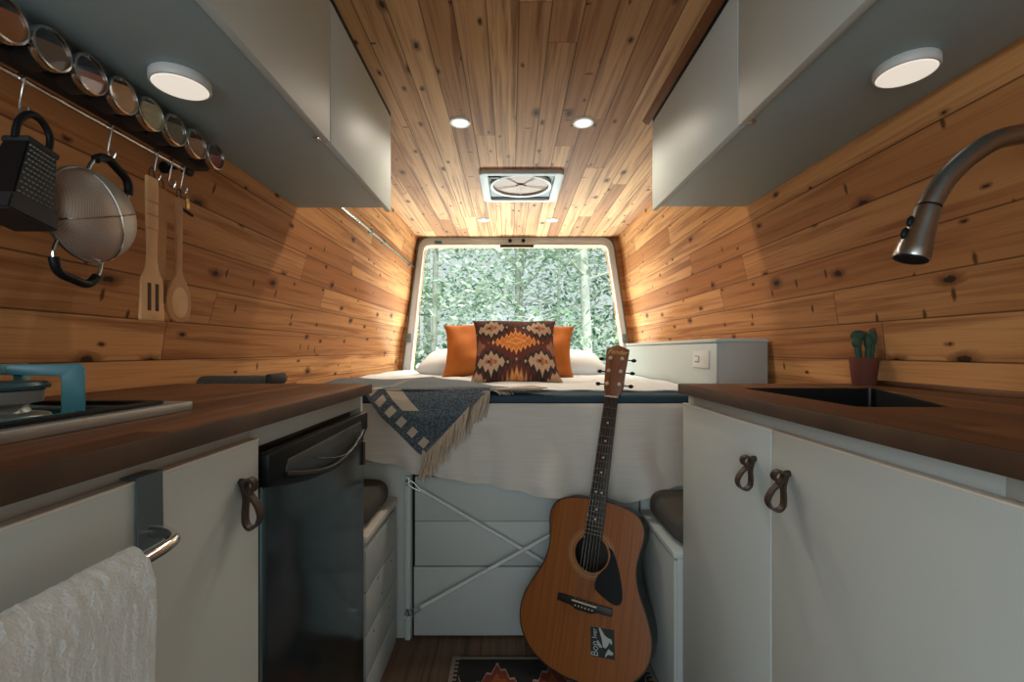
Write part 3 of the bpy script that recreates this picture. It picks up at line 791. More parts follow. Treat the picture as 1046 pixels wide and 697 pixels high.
ra_ = [bm.verts.new((p[0], p[1], ZT - .001)) for p in so]; rb = [bm.verts.new((p[0] * .97 + .68 * .03, p[1] * .97 + .93 * .03, .745)) for p in so]
rc_ = [bm.verts.new((p[0] * .90 + .68 * .1, p[1] * .90 + .93 * .1, .735)) for p in so]
n = len(so)
for i in range(n):
    k = (i + 1) % n
    bm.faces.new((ra_[i], ra_[k], rb[k], rb[i])); bm.faces.new((rb[i], rb[k], rc_[k], rc_[i]))
bm.faces.new(rc_[::-1])
obj('basin', bm, plain('dark_sink', (.022, .024, .025), .3, .5), sk)
bm = B(); lathe(bm, [(0, .003), (.035, .003), (.04, 0), (0, 0)], Matrix.Translation((.66, .93, .7355)), 28); obj('drain', bm, 'steel', sk)

# tap
ty = .70
tap = thing('kitchen_tap', 'brushed steel pull-down kitchen tap arching over the sink', 'tap', (.90, ty, ZT))
bm = B(); lathe(bm, [(0, 0), (.030, 0), (.030, .012), (.024, .02), (.022, .07), (.019, .075), (0, .075)], Matrix.Translation((.90, ty, ZT)), 32); obj('tap_base', bm, 'steel', tap)
bm = B(); tube(bm, smooth([(.923, ty, ZT + .045), (.938, ty - .03, ZT + .062), (.94, ty - .085, ZT + .085)], 5), .006, 12); obj('lever', bm, 'steel', tap)
npts = smooth([(.90, ty, .98), (.90, ty, 1.12), (.897, ty, 1.23), (.875, ty, 1.305), (.835, ty, 1.338), P(1046, 137, ty), P(1018, 143, ty), P(990, 160, ty), P(966, 183, ty), P(952, 205, ty), P(948, 214, ty)], 7)
obj('neck', tube(B(), npts, .0152, 20), 'steel', tap)
hd_t, hd_b = P(948.5, 212, ty), P(930, 265, ty)
dr_ = (hd_b - hd_t); Ld = dr_.length
rotm = dr_.to_track_quat('Z', 'Y').to_matrix().to_4x4()
bm = B(); lathe(bm, [(0, .0), (.0155, .0), (.0165, .004), (.0170, .02), (.0192, .045), (.0222, .068), (.0234, Ld - .004), (.0222, Ld), (.019, Ld), (.0175, Ld - .006), (0, Ld - .006)], Matrix.Translation(hd_t) @ rotm, 36)
sh = obj('spray_head', bm, 'steel', tap)
bm = B(); lathe(bm, [(0, 0), (.0162, 0), (.0162, .0028), (0, .0028)], Matrix.Translation(hd_t - dr_.normalized() * .002) @ rotm, 32); obj('collar_ring', bm, 'black_plastic', sh)
bm = B(); lathe(bm, [(0, Ld - .005), (.018, Ld - .005), (.018, Ld + .001), (0, Ld + .001)], Matrix.Translation(hd_t) @ rotm, 32); obj('nozzle', bm, 'black_matte', sh)
sd = Vector((-.98, .05, -.1)); sd = (sd - dr_.normalized() * sd.dot(dr_.normalized())).normalized()
for f_ in (.34, .58):
    c_ = hd_t + dr_ * f_ + sd * (.0185 + .010 * (f_ - .3))
    bm = B(); ellipsoid(bm, c_, (.0045, .0055, .009), dr_.to_track_quat('Z', 'Y').to_matrix().to_4x4(), 12, 8); obj('button', bm, 'black_plastic', sh)

# cactus
px_, py_ = .923, 1.19
ca = thing('potted_cactus', 'small green cactus in a red clay pot by the right wall', 'cactus', (px_, py_, ZT))
mt = Matrix.Translation((px_, py_, ZT))
bm = B(); lathe(bm, [(0, 0), (.0255, 0), (.0265, .003), (.0325, .066), (.0325, .071), (.029, .071), (.0285, .060), (0, .060)], mt, 32); obj('pot', bm, 'terracotta', ca)
bm = B(); lathe(bm, [(0, .0645), (.018, .064), (.0288, .0625), (.0288, .0605), (0, .0605)], mt, 24); obj('soil', bm, 'soil', ca)
base = Vector((px_, py_, ZT + .062))
for dx, dy, hh, rx, rz, tip in ((-.020, -.004, .050, .013, .017, False), (-.009, .006, .066, .021, .015, False), (.004, -.008, .050, .010, .020, False), (.021, .002, .062, .011, .024, True)):
    bm = B(); b0 = base + Vector((dx * .8, dy, 0)); top = base + Vector((dx * 1.1, dy, hh))
    tube(bm, smooth([b0, b0.lerp(top, .5) + Vector((dx * .1, 0, 0)), top], 4), [.007 - .001 * (k / 8) for k in range(9)], 10)
    ellipsoid(bm, top, (rx, .010, rz)); st = obj('stem', bm, 'cactus', ca)
    if tip:
        bm = B(); ellipsoid(bm, top + Vector((.001, -.002, rz * .78)), (.0065, .006, .006)); obj('flower_tip', bm, 'cactus_red', st)
for k in range(7):
    pass

# ---------------------------------------------------------------- benches
def bench(name, label, x0, x1, y0, y1, zt, face, sgn, boards=(.10, .12, .118, .118)):
    b = thing(name, label, 'bench', ((x0 + x1) / 2, (y0 + y1) / 2, 0))
    bm = B(); box(bm, min(x0, x1), max(x0, x1), y0, y1, 0, zt - .018, .001); obj('bench_box', bm, 'board_paint', b)
    bm = B()
    zz = .004
    for hgt in boards:
        z1 = min(zz + hgt, zt - .02)
        box(bm, face, face + sgn * .010, y0, y1 - .012, zz, z1 - .003, .0018); zz = z1
    obj('cladding', bm, 'board_paint', b)
    bm = B(); box(bm, min(x0, face + sgn * .012) if sgn < 0 else min(x0, x1), max(x1, face + sgn * .012) if sgn > 0 else max(x0, x1), y0, y1, zt - .018, zt, .003); obj('bench_top', bm, 'edge' if sgn > 0 else 'white_paint', b)
    return b
bl = bench('storage_bench', 'white boarded storage bench beside the fridge', -.93, -.402, 1.235, 1.565, .494, -.402, 1)
for y, z in ((1.30, .20), (1.38, .265), (1.46, .175), (1.34, .33), (1.49, .31)):
    bm = B(); lathe(bm, [(0, .0015), (.003, .001), (.004, 0), (0, 0)], Matrix.Translation((-.392, y, z)) @ Matrix.Rotation(PI / 2, 4, 'Y'), 10); obj('nail_head', bm, 'seal', bl)
br = bench('storage_bench', 'white storage bench at the right behind the guitar', .452, .95, 1.235, 1.565, .452, .452, -1, (.5,))
def seat_cushion(label, x0, x1, y0, y1, z0, z1):
    bm = B(); t = bmesh.new()
    bmesh.ops.create_cube(t, size=1, matrix=Matrix.Translation(((x0 + x1) / 2, (y0 + y1) / 2, (z0 + z1) / 2)) @ Matrix.Diagonal((x1 - x0, y1 - y0, z1 - z0, 1)))
    ve = [e for e in t.edges if abs((e.verts[0].co - e.verts[1].co).z) > .01]
    bmesh.ops.bevel(t, geom=ve, offset=.07, segments=6, affect='EDGES', profile=.5)
    he = [e for e in t.edges if len(e.link_faces) == 2 and e.calc_face_angle(0) > 1.2]
    bmesh.ops.bevel(t, geom=he, offset=(z1 - z0) * .4, segments=4, affect='EDGES', profile=.5)
    merge(bm, t)
    return single('seat_cushion', bm, 'grey_fabric', label, 'cushion', ((x0 + x1) / 2, (y0 + y1) / 2, z0), 'grey bench cushions', ang=60)
seat_cushion('dark grey seat cushion on the bench beside the fridge', -.90, -.405, 1.24, 1.56, .4945, .566)
seat_cushion('dark grey seat cushion on the bench behind the guitar', .458, .94, 1.24, 1.56, .4525, .53)
bm = B(); box(bm, -.915, -.685, 1.30, 1.38, .567, .925, .022, 4)
bc = single('backrest_cushion', bm, 'grey_fabric', 'grey upright cushion just showing behind the left worktop', 'cushion', (-.80, 1.34, .567))
for x in (-.912, -.694):
    bm = B(); box(bm, x - .006, x + .012, 1.294, 1.386, .90, .932, .006); o = obj('corner_patch', bm, 'black_matte', bc)

# ---------------------------------------------------------------- bed
BY = 1.58; BX0, BX1 = -.845, .742; BT = .845
bp = thing('bed_platform', 'white painted bed platform with a boarded hatch front', 'bed', (0, 2.4, 0))
bm = B(); box(bm, BX0, BX1, BY + .03, 3.41, .60, .64, .002); obj('platform_board', bm, 'board_paint', bp)
bm = B(); box(bm, BX0, -.345, BY, BY + .02, 0, .62, .002); box(bm, .45, BX1, BY, BY + .02, 0, .62, .002); box(bm, -.345, .45, BY, BY + .02, .572, .62, .002)
obj('front_frame', bm, 'board_paint', bp)
bm = B(); box(bm, BX0, BX1, BY + .025, BY + .03, 0, .6); obj('shadow_gap', bm, 'dark_gap', bp)
bm = B(); box(bm, -.334, .444, BY + .002, BY + .02, .406, .560, .002); box(bm, -.334, .444, BY + .002, BY + .02, .2505, .4045, .002); hp = obj('hatch', bm, 'board_paint', bp)
bm = B(); box(bm, -.338, .444, BY + .002, BY + .02, .008, .246, .002); obj('lower_panel', bm, 'board_paint', bp)
bm = B(); box(bm, -.3655, -.347, BY - .012, BY, 0, .565, .002); obj('corner_post', bm, 'white_paint', bp)
for x in (BX0, BX1 - .04):
    bm = B(); box(bm, x, x + .04, 3.30, 3.36, 0, .60, .003); obj('leg', bm, 'board_paint', bp)

bm = B(); box(bm, BX0 + .003, BX1 - .003, BY + .012, 3.405, .642, .814, .03, 4)
single('mattress', bm, 'mattress', 'white mattress under the teal cover and white sheet', 'mattress', (0, 2.5, .642))
bm = B()
def teal(u, v):
    x = BX0 + .002 + (BX1 - BX0 - .004) * u; return Vector((x, 0, 0))
box(bm, BX0 + .002, BX1 - .002, BY - .012, 3.41, .8155, BT, .011, 4)
single('mattress_topper', bm, 'teal', 'dark teal mattress topper showing as a band along the front of the bed', 'mattress topper', (0, 2.5, .8155))
bm = B()
def fsh(u, v):
    x = BX0 + .006 + (BX1 - BX0 - .012) * u; y = BY + .128 + (3.40 - BY - .128) * v
    return Vector((x, y + (.012 * math.sin(x * 9) if v == 0 else 0), BT + .006 + .003 * math.sin(x * 17 + y * 5) * math.sin(y * 11) + .0015 * math.sin(x * 40 + y * 13)))
grid(bm, fsh, 60, 50); solid(bm, .004)
single('bed_sheet', bm, 'sheet', 'white fitted sheet spread over the bed', 'sheet', (0, 2.5, BT))
drape_pts = [(-.66, .655), (-.49, .63), (-.275, .577), (-.07, .537), (.13, .513), (.26, .507), (.40, .480), (.48, .507), (.585, .54), (.735, .57)]
def dz(x):
    for (a, za), (b_, zb) in zip(drape_pts, drape_pts[1:]):
        if a <= x <= b_:
            k = (x - a) / (b_ - a); k = k * k * (3 - 2 * k) * .5 + k * .5; return za + (zb - za) * k
    return .6
bm = B()
def fdr(u, v):
    x = -.66 + 1.395 * u; zb = dz(x); z = .816 + (zb - .816) * v
    fold = .032 * v ** .8 * (math.sin(x * 19 + 1.3 * z * 8) * .55 + math.sin(x * 9.3 - z * 13 + 1) * .5 + .35 * math.sin(x * 41 + z * 4))
    y = BY - .014 - .030 * v ** .6 - max(-.030 * v, fold)
    return Vector((x + .01 * math.sin(z * 30 + x * 8) * v, y, z + .003 * math.sin(x * 60) * (1 if v == 1 else 0)))
grid(bm, fdr, 150, 34); solid(bm, .0025)
m_, t_, b_ = new_mat('drape_cotton', .95)
(xx, yy, zz), ob_ = coords(t_)
wv = noise(t_, vec(t_, xx * 6.0, yy, zz * 240.0), 1, 3)
t_.links.new(mixc(t_, wv.ramp(.3, .7), (.60, .57, .51), (.65, .62, .56)), b_.inputs['Base Color']); bump(t_, b_, wv, .2, .0015)
single('hanging_bedspread', bm, m_, 'white cotton bedspread draped down the front of the bed', 'bedspread', (0, BY, .48), ang=70)

# pillows
def pillow_bm(w, h, T, seed, pinch=.05, n=36, wr=.004):
    r = random.Random(seed); ph = [r.uniform(0, 6) for _ in range(8)]
    bm = B(); sides = {}
    for sgn in (-1, 1):
        for i in range(n + 1):
            for j in range(n + 1):
                u, v = 2 * i / n - 1, 2 * j / n - 1
                border = i in (0, n) or j in (0, n)
                if border and sgn == 1: sides[sgn, i, j] = sides[-1, i, j]; continue
                x = w / 2 * u * (1 - pinch * (1 - v * v) * abs(u) + .5 * pinch * v ** 6 * u * u); z = h / 2 * v * (1 - pinch * (1 - u * u) * abs(v) + .5 * pinch * u ** 6 * v * v)
                q = max(0, (1 - u ** 4) * (1 - v ** 4)) ** .55
                y = sgn * T / 2 * q + wr * q * (math.sin(u * 5 + v * 3 + ph[0]) + .6 * math.sin(v * 7 - u * 4 + ph[1]) + .5 * math.sin(u * 11 + ph[2]) * v)
                sides[sgn, i, j] = bm.verts.new((x, y, z))
    for sgn in (-1, 1):
        for i in range(n):
            for j in range(n):
                q = [sides[sgn, i, j], sides[sgn, i + 1, j], sides[sgn, i + 1, j + 1], sides[sgn, i, j + 1]]
                bm.faces.new(q if sgn == 1 else q[::-1])
    return bm
def put(o, loc, rx, ry=0, rz=0):
    o.rotation_euler = (rx, ry, rz); o.location = loc; return o
R = math.radians
o = tag(obj('pillow', pillow_bm(.62, .46, .17, 1, .03), 'sheet', ang=90), 'white bed pillow lying behind the left rust cushion', 'pillow', 'white bed pillows'); put(o, (-.275, 2.98, .912), R(-82), 0, R(2))
o = tag(obj('pillow', pillow_bm(.60, .46, .17, 2, .03), 'sheet', ang=90), 'white bed pillow lying behind the right rust cushion', 'pillow', 'white bed pillows'); put(o, (.30, 2.98, .912), R(-83), R(1), R(-3))
def lean(o, cx, yb, h, ang, ry=0, rz=0, zb=BT + .006):
    a = R(ang); put(o, (cx, yb + h / 2 * math.sin(a), zb + h / 2 * math.cos(a)), -a, R(ry), R(rz))
o = tag(obj('throw_cushion', pillow_bm(.40, .40, .13, 3, .10, wr=.008), 'rust', ang=90), 'plain rust orange cushion left of the patterned cushion', 'cushion', 'plain rust cushions'); lean(o, -.195, 2.55, .40, 40, -2, 3)
o = tag(obj('throw_cushion', pillow_bm(.39, .38, .13, 4, .10, wr=.008), 'rust', ang=90), 'plain rust orange cushion right of the patterned cushion', 'cushion', 'plain rust cushions'); lean(o, .165, 2.52, .38, 38, 3, -4)

def kilim_mat(name, W, H, motifs, base, rough=.95):
    m, t, b = new_mat(name, rough)
    (x, y, z), ob = coords(t)
    c = None; cc = base
    for (cx_, cz_, a, bb, col_, ser, fq_) in motifs:
        dx = (x - cx_).abs(); dz_ = (z - cz_).abs()
        tri = ((x - cx_) * fq_).ping(1.0) - .5
        d = dx / a + dz_ / bb + tri * ser
        cc = mixc(t, d.lt(1.0), cc, col_)
    n = noise(t, vec(t, x * 60.0, y, z * 350.0), 1, 2)
    t.links.new(mixc(t, n.ramp(.35, .7, 0, .35), cc, (.03, .015, .012)), b.inputs['Base Color'])
    bump(t, b, n, .3, .003); return m
mar = (.105, .022, .014); blk = (.022, .02, .02); tan = (.50, .32, .20); org = (.66, .19, .035); lor = (.78, .33, .09); tan2 = (.30, .13, .07)
mot = []
for sx in (-1, 1):
    for zz_ in (.098, -.122):
        cx_ = sx * .120
        mot += [(cx_, zz_, .108, .080, blk, .30, 75), (cx_, zz_, .078, .054, tan, .45, 75), (cx_, zz_, .034, .020, tan2, .5, 90), (cx_ - .010, zz_, .008, .008, blk, 0, 1), (cx_ + .010, zz_, .008, .008, org, 0, 1)]
mot += [(-.178, -.02, .03, .05, tan2, .3, 80), (.178, -.02, .03, .05, tan2, .3, 80)]
mot += [(0, .0, .118, .066, lor, .45, 90), (0, .0, .098, .048, org, .45, 90), (0, .0, .055, .026, lor, .3, 90), (0, .0, .030, .012, org, .3, 90)]
mot += [(0, -.215, .105, .066, tan2, .45, 90), (0, -.215, .088, .054, lor, .45, 90), (0, -.215, .06, .034, org, .45, 90)]
mot += [(0, .085, .006, .009, tan, 0, 1), (0, -.105, .006, .010, tan, 0, 1), (-.19, -.20, .05, .035, tan, .4, 90), (.19, -.20, .05, .035, tan, .4, 90)]
o = tag(obj('patterned_cushion', pillow_bm(.425, .41, .13, 5, .09), kilim_mat('kilim_cushion', .4, .4, mot, mar), ang=90), 'patterned kilim cushion of maroon, black and orange diamonds in the middle', 'cushion'); lean(o, .022, 2.13, .40, 42, 0, 2)

# throw blanket with fringe
def throw_mat():
    m, t, b = new_mat('plaid_throw', .95)
    (x, y, z), ob = coords(t)
    x = x - .35; y = y + 1.7; z = z + BT
    q = ((x + .50) * .20 + (z - .852) * .225) / .301      # distance from the slanted edge
    r = ((x + .50) * .225 - (z - .852) * .20) / .301
    dark = (.038, .052, .064); mid_ = (.10, .128, .15); cream = (.46, .39, .30)
    chk = (r / .05).fract().lt(.5)
    c = mixc(t, noise(t, vec(t, x * 160.0, y * 160.0, z * 160.0), 1, 2).ramp(.35, .65), dark, mid_)
    bandA = q.gt(.012) * q.lt(.042)
    c = mixc(t, bandA * chk, c, cream)
    top = z.gt(.80) * q.gt(.055) * q.lt(.092) * y.lt(1.575)
    c = mixc(t, top, c, cream)
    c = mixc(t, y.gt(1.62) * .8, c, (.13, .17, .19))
    t.links.new(c, b.inputs['Base Color']); bump(t, b, noise(t, ob, 300, 2), .4, .003); return m
th = thing('throw_blanket', 'dark blue-grey plaid throw with a cream fringe hanging off the bed corner', 'blanket', (-.35, 1.7, BT))
bm = B()
XA, XB_ = -.78, -.075
ny = 30
def zt_(x, y): return BT + .0195 + .004 * math.sin(x * 14 + y * 6) + .003 * math.sin(y * 17 + 3 * x)
def flap(x):
    if x < -.505: return .0
    if x < -.275: return .205 * (x + .505) / .23
    return max(.012, .205 * (1 - (x + .275) / .195))
def fth(u, v):
    x = XA + (XB_ - XA) * u
    yb = 2.30 - .06 * math.sin(u * 5) if x < -.40 else 2.30 - (x + .40) / .325 * .50
    if v <= .55:
        y = yb + (BY - .012 - yb) * (v / .55); return Vector((x, y, zt_(x, y)))
    k = (v - .55) / .45
    L = flap(x)
    d = L * k
    y = BY - .022 - min(.020, d * .8) - .004 * math.sin(x * 40) * k - .046 * min(1, d / .08)
    return Vector((x - .02 * k * (L / .2), y, zt_(x, BY) - d - .004 * min(1, k * 8)))
grid(bm, fth, 64, 60); solid(bm, .003)
obj('cloth', bm, throw_mat(), th, ang=80)
bm = B()
r_ = random.Random(5)
for k in range(64):
    f = k / 63
    x = -.288 + .215 * f; z0 = zt_(x, BY) - flap(x) + .004
    y0 = BY - .094 + .004 * math.sin(k)
    if z0 > .815: y0 = BY - .036
    L = .085 + r_.uniform(-.012, .02)
    dx = r_.uniform(-.02, .008) - .012
    pts = [(x, y0, z0), (x + dx * .3 + .002, y0 - .004, z0 - L * .35), (x + dx * .7, y0 - .003, z0 - L * .7), (x + dx, y0 - .001 + r_.uniform(-.004, .002), z0 - L)]
    tube(bm, smooth(pts, 3), .0026, 5)
for k in range(34):
    f = k / 33
    x = -.075 + .17 * f; y = BY + .0 + .16 * f + r_.uniform(-.01, .01)
    z = BT + .016
    a = r_.uniform(-.5, .3)
    pts = [(x - .02, y + .03, z), (x, y, z), (x + .02 + .01 * a, y - .025, z - .001), (x + .035 + .02 * a, max(y - .05, BY - .02), z - .002 if y - .05 > BY else z - .012)]
    tube(bm, smooth(pts, 3), .0026, 5)
obj('fringe', bm, 'fringe', th, ang=80)

# cabinet beside the bed
bs = thing('bedside_cabinet', 'low white cabinet along the right wall beside the bed', 'cabinet', (.85, 2.3, 0))
obj('cabinet_body', box(B(), .755, .938, 1.662, 2.95, 0, 1.030, .002), 'bedside_paint', bs)
bm = B(); box(bm, .749, .755, 1.66, 2.952, .80, 1.026, .002); obj('side_panel', bm, 'white_paint', bs)
bm = B(); box(bm, .746, .9385, 1.657, 2.955, 1.030, 1.043, .002); obj('lid', bm, 'white_paint', bs)
sp = obj('socket_plate', box(B(), .743, .749, 1.715, 1.862, .932, .998, .002), 'plastic_white', bs)
bm = B(); box(bm, .7405, .744, 1.80, 1.838, .955, .975, .001); obj('switch', bm, 'plastic_white', sp)
bm = B(); box(bm, .742, .7425, 1.797, 1.841, .952, .978); obj('switch_gap', bm, 'seal', sp)

# bungee cords
def bungee(label, a, b_):
    a, b_ = Vector(a), Vector(b_)
    o = thing('bungee_cord', label, 'cord', a)
    d = (b_ - a).normalized()
    bm = B(); tube(bm, [a + d * .05, b_ - d * .05], .0068, 10); obj('cord', bm, 'rope', o)
    for p, q in ((a, 1), (b_, -1)):
        dd = d * q; up = Vector((dd.z, 0, -dd.x)) * .008
        bm = B(); tube(bm, smooth([p + up * .6 - dd * .002, p - dd * .012, p - up - dd * .002, p - up + dd * .02, p + dd * .045, p + dd * .062], 4), .0022, 8); tube(bm, smooth([p + dd * .062 + up * .2, p + dd * .03 + up, p + up * .8], 4), .0018, 8)
        obj('hook', bm, 'chrome', o)
yb = BY - .012
bungee('white bungee cord running down from the top left of the bed hatch', (-.352, yb - .004, .545), (.40, yb - .004, .105))
bungee('white bungee cord running up from the bottom left of the bed hatch', (-.352, yb - .014, .098), (.325, yb - .014, .475))
for nm, (x, z) in (('upper', (-.352, .545)), ('lower', (-.352, .098))):
    bm = B(); tube(bm, [Vector((x - .004, yb - .006, z)) + Vector((0, -.006 + .007 * math.cos(a), .007 * math.sin(a))) for a in [2 * PI * k / 16 for k in range(16)]], .0016, 6, closed=True)
    box(bm, x - .010, x + .002, yb - .0015, yb + .0005, z - .012, z + .012, .0005)
    obj('eye_plate', bm, 'chrome', bp)

# ---------------------------------------------------------------- rug
def rug_mat():
    m, t, b = new_mat('kilim_rug', .95)
    (x, y, z), ob = coords(t)
    W, L = .32, .64
    ex = W - x.abs(); ey = L - y.abs()
    e = ex.min(ey)
    cc = (.016, .013, .013)
    u = ((x + .0) / .165 + .5).fract() - .5; v = ((y - .49) / .22 + .5).fract() - .5
    ser = ((x * 70.0).ping(1.0) - .5)
    d = u.abs() / .47 + v.abs() / .47 + ser * .22
    cc = mixc(t, d.lt(1.05), cc, (.42, .34, .26)); cc = mixc(t, d.lt(.97), cc, (.24, .04, .018)); cc = mixc(t, d.lt(.62), cc, (.36, .10, .022)); cc = mixc(t, d.lt(.3), cc, (.26, .13, .04))
    cc = mixc(t, e.lt(.035), cc, (.013, .012, .012))
    cc = mixc(t, ex.lt(.030) * ((y * 55.0).fract().lt(.5)), cc, (.32, .28, .23))
    cc = mixc(t, (e - .012).abs().lt(.006), cc, (.33, .28, .22))
    n = noise(t, vec(t, x * 40.0, y * 300.0, 0.0), 1, 2)
    t.links.new(mixc(t, n.ramp(.35, .7, 0, .3), cc, (.02, .012, .01)), b.inputs['Base Color']); return m
bm = B(); box(bm, -.19, .44, .2, 1.48, .0005, .007, .002)
single('kilim_rug', bm, rug_mat(), 'patterned kilim rug of red diamonds on the wooden floor', 'rug', (.125, .84, .0005))

# ---------------------------------------------------------------- guitar
A = Vector((.190, .256, 1.0)).normalized()
Nf = Vector((-math.sin(R(27)), -math.cos(R(27)), 0))
Yg = (-Nf); Yg = (Yg - A * Yg.dot(A)).normalized(); Xg = Yg.cross(A).normalized()
gp = Vector((.187, 1.328, .0365))
gm = Matrix((Xg, Yg, A)).transposed().to_4x4(); gm.translation = gp
g = thing('acoustic_guitar', 'acoustic guitar with orange top leaning against the bed', 'guitar', mt=gm)
S = 1.01
half = [(0, 0), (.0, .035), (.012, .095), (.040, .150), (.085, .188), (.130, .200), (.175, .196), (.225, .176), (.27, .153), (.31, .140), (.345, .137), (.385, .143), (.42, .149), (.452, .146), (.480, .126), (.497, .085), (.503, .04), (.503, 0)]
hs = smooth([(w * S, 0, t * S) for t, w in half], 6)
out2 = [(p.x, p.z) for p in hs] + [(-p.x, p.z) for p in hs[::-1][1:-1]]
hc = (0, .345 * S); hr = .052 * S
# re-sample outline by angle about the sound hole so the top is a clean ring
def ray(an):
    dx, dz_ = math.cos(an), math.sin(an); best = 0
    for i in range(len(out2)):
        (ax, az), (bx, bz) = out2[i], out2[(i + 1) % len(out2)]
        den = dx * (bz - az) - dz_ * (bx - ax)
        if abs(den) < 1e-12: continue
        tt = ((ax - hc[0]) * (bz - az) - (az - hc[1]) * (bx - ax)) / den
        ss = ((ax - hc[0]) * dz_ - (az - hc[1]) * dx) / den
        if -1e-6 <= ss <= 1 + 1e-6 and tt > best: best = tt
    return (hc[0] + dx * best, hc[1] + dz_ * best)
NA = 160; angs = [2 * PI * k / NA for k in range(NA)]
ol = [ray(a) for a in angs]; hl = [(hc[0] + hr * math.cos(a), hc[1] + hr * math.sin(a)) for a in angs]
DP = .112
def depth(z): return DP * (.84 + .16 * (1 - z / (.503 * S)))
bm = B()
f0 = [bm.verts.new((p[0], .0, p[1])) for p in ol]; f1 = [bm.verts.new((p[0], depth(p[1]), p[1])) for p in ol]
fi = [bm.verts.new((p[0] * .97, .0, p[1] * .97 + hc[1] * .03)) for p in ol]; fd2 = [bm.verts.new((p[0] * .97, depth(p[1]) - .004, p[1] * .97 + hc[1] * .03)) for p in ol]
for i in range(NA):
    k = (i + 1) % NA
    bm.faces.new((f0[i], f0[k], f1[k], f1[i])); bm.faces.new((f0[i], f0[k], fi[k], fi[i])); bm.faces.new((fi[i], fi[k], fd2[k], fd2[i]))
bm.faces.new(f1); bm.faces.new(fd2)
obj('body', bm, 'guitar_side', g, local=True)
bm = B()
t0 = [bm.verts.new((p[0] * .992, -.0035, p[1] * .992 + hc[1] * .008)) for p in ol]; t1 = [bm.verts.new((p[0], -.001, p[1])) for p in ol]; ti = [bm.verts.new((p[0], -.0035, p[1])) for p in hl]; tj = [bm.verts.new((p[0], .0, p[1])) for p in hl]
tm = [bm.verts.new(((a[0] + b_[0]) / 2 * .99, -.0035, (a[1] + b_[1]) / 2)) for a, b_ in zip(ol, hl)]
for i in range(NA):
    k = (i + 1) % NA
    for a, b_ in ((t1, t0), (t0, tm), (tm, ti), (ti, tj)): bm.faces.new((a[i], a[k], b_[k], b_[i]))
obj('soundboard', bm, 'spruce', g, local=True)
bm = B(); tube(bm, [Vector((p[0] * 1.0, -.0015, p[1])) for p in ol], .0028, 6, closed=True); obj('binding', bm, 'guitar_side', g, local=True)
bm = B()
for ra1, ra2 in ((1.06, 1.11), (1.18, 1.30), (1.36, 1.40)):
    lathe(bm, [(hr * ra1, .0006), (hr * ra2, .0006), (hr * ra2, 0), (hr * ra1, 0), (hr * ra1, .0006)], Matrix.Translation((hc[0], -.0036, hc[1])) @ Matrix.Rotation(PI / 2, 4, 'X'), 64)
obj('rosette', bm, 'rosette', g, local=True)
gz = hc[1]
pg = smooth([(.050 * S, 0, gz + .030 * S), (.068 * S, 0, gz + .018 * S), (.092 * S, 0, gz - .035 * S), (.106 * S, 0, gz - .085 * S), (.104 * S, 0, gz - .112 * S), (.085 * S, 0, gz - .120 * S), (.050 * S, 0, gz - .108 * S), (.024 * S, 0, gz - .092 * S), (.022 * S, 0, gz - .075 * S), (.030 * S, 0, gz - .052 * S), (.052 * S, 0, gz - .022 * S), (.058 * S, 0, gz + .010 * S)], 4, closed=True)
bm = B(); prism(bm, [Vector((p.x, -.0052, p.z)) for p in pg], (0, .0016, 0)); obj('pickguard', bm, 'black_plastic', g, local=True)
bz_ = .203 * S
bm = B(); prism(bm, [(x * S, -.012, bz_ + z * S) for x, z in ((-.084, -.010), (-.040, -.012), (-.025, -.019), (.025, -.019), (.040, -.012), (.084, -.010), (.084, .011), (-.084, .011))], (0, .0085, 0), .0015); bd = obj('bridge', bm, 'rosewood', g, local=True)
bm = B(); box(bm, -.038 * S, .038 * S, -.0155, -.012, bz_ + .001, bz_ + .005, .0008); obj('saddle', bm, 'bone', bd, local=True)
for k in range(6):
    bm = B(); lathe(bm, [(0, .003), (.002, .002), (.0024, 0), (0, 0)], Matrix.Translation(((k - 2.5) * .0105 * S, -.012, bz_ - .009)) @ Matrix.Rotation(PI / 2, 4, 'X'), 10); obj('bridge_pin', bm, 'bone', bd, local=True)
# neck, fretboard
NUT = .834 * S; FB0 = .352 * S + hr * .75
def nw(z): k = (z - FB0) / (NUT - FB0); return (.0285 + (.0220 - .0285) * k) * S
bm = B(); prism(bm, [(-nw(FB0), -.010, FB0), (nw(FB0), -.010, FB0), (nw(NUT), -.010, NUT), (-nw(NUT), -.010, NUT)], (0, .0062, 0), .001); fb = obj('fretboard', bm, 'rosewood', g, local=True)
bm = B()
rings = []
for k in range(9):
    z = .495 * S + (NUT - .495 * S) * k / 8; w = nw(z); dpt = .024 if k > 0 else .05
    rings.append([bm.verts.new((w * math.cos(a) * .985, -.0038 + dpt * math.sin(a), z)) for a in [PI * q / 12 for q in range(13)]])
for a, b_ in zip(rings, rings[1:]):
    for q in range(12): bm.faces.new((a[q], a[q + 1], b_[q + 1], b_[q]))
    bm.faces.new((a[0], b_[0], b_[12], a[12]))
bm.faces.new(rings[0]); bm.faces.new(rings[-1]); obj('neck', bm, 'mahogany', g, local=True)
sclen = NUT - bz_
for n_ in range(1, 21):
    z = NUT - sclen * (1 - 2 ** (-n_ / 12))
    if z < FB0 + .003: break
    bm = B(); tube(bm, [(-nw(z) * .98, -.0102, z), (nw(z) * .98, -.0102, z)], .0011, 6); obj('fret', bm, 'chrome', fb, local=True)
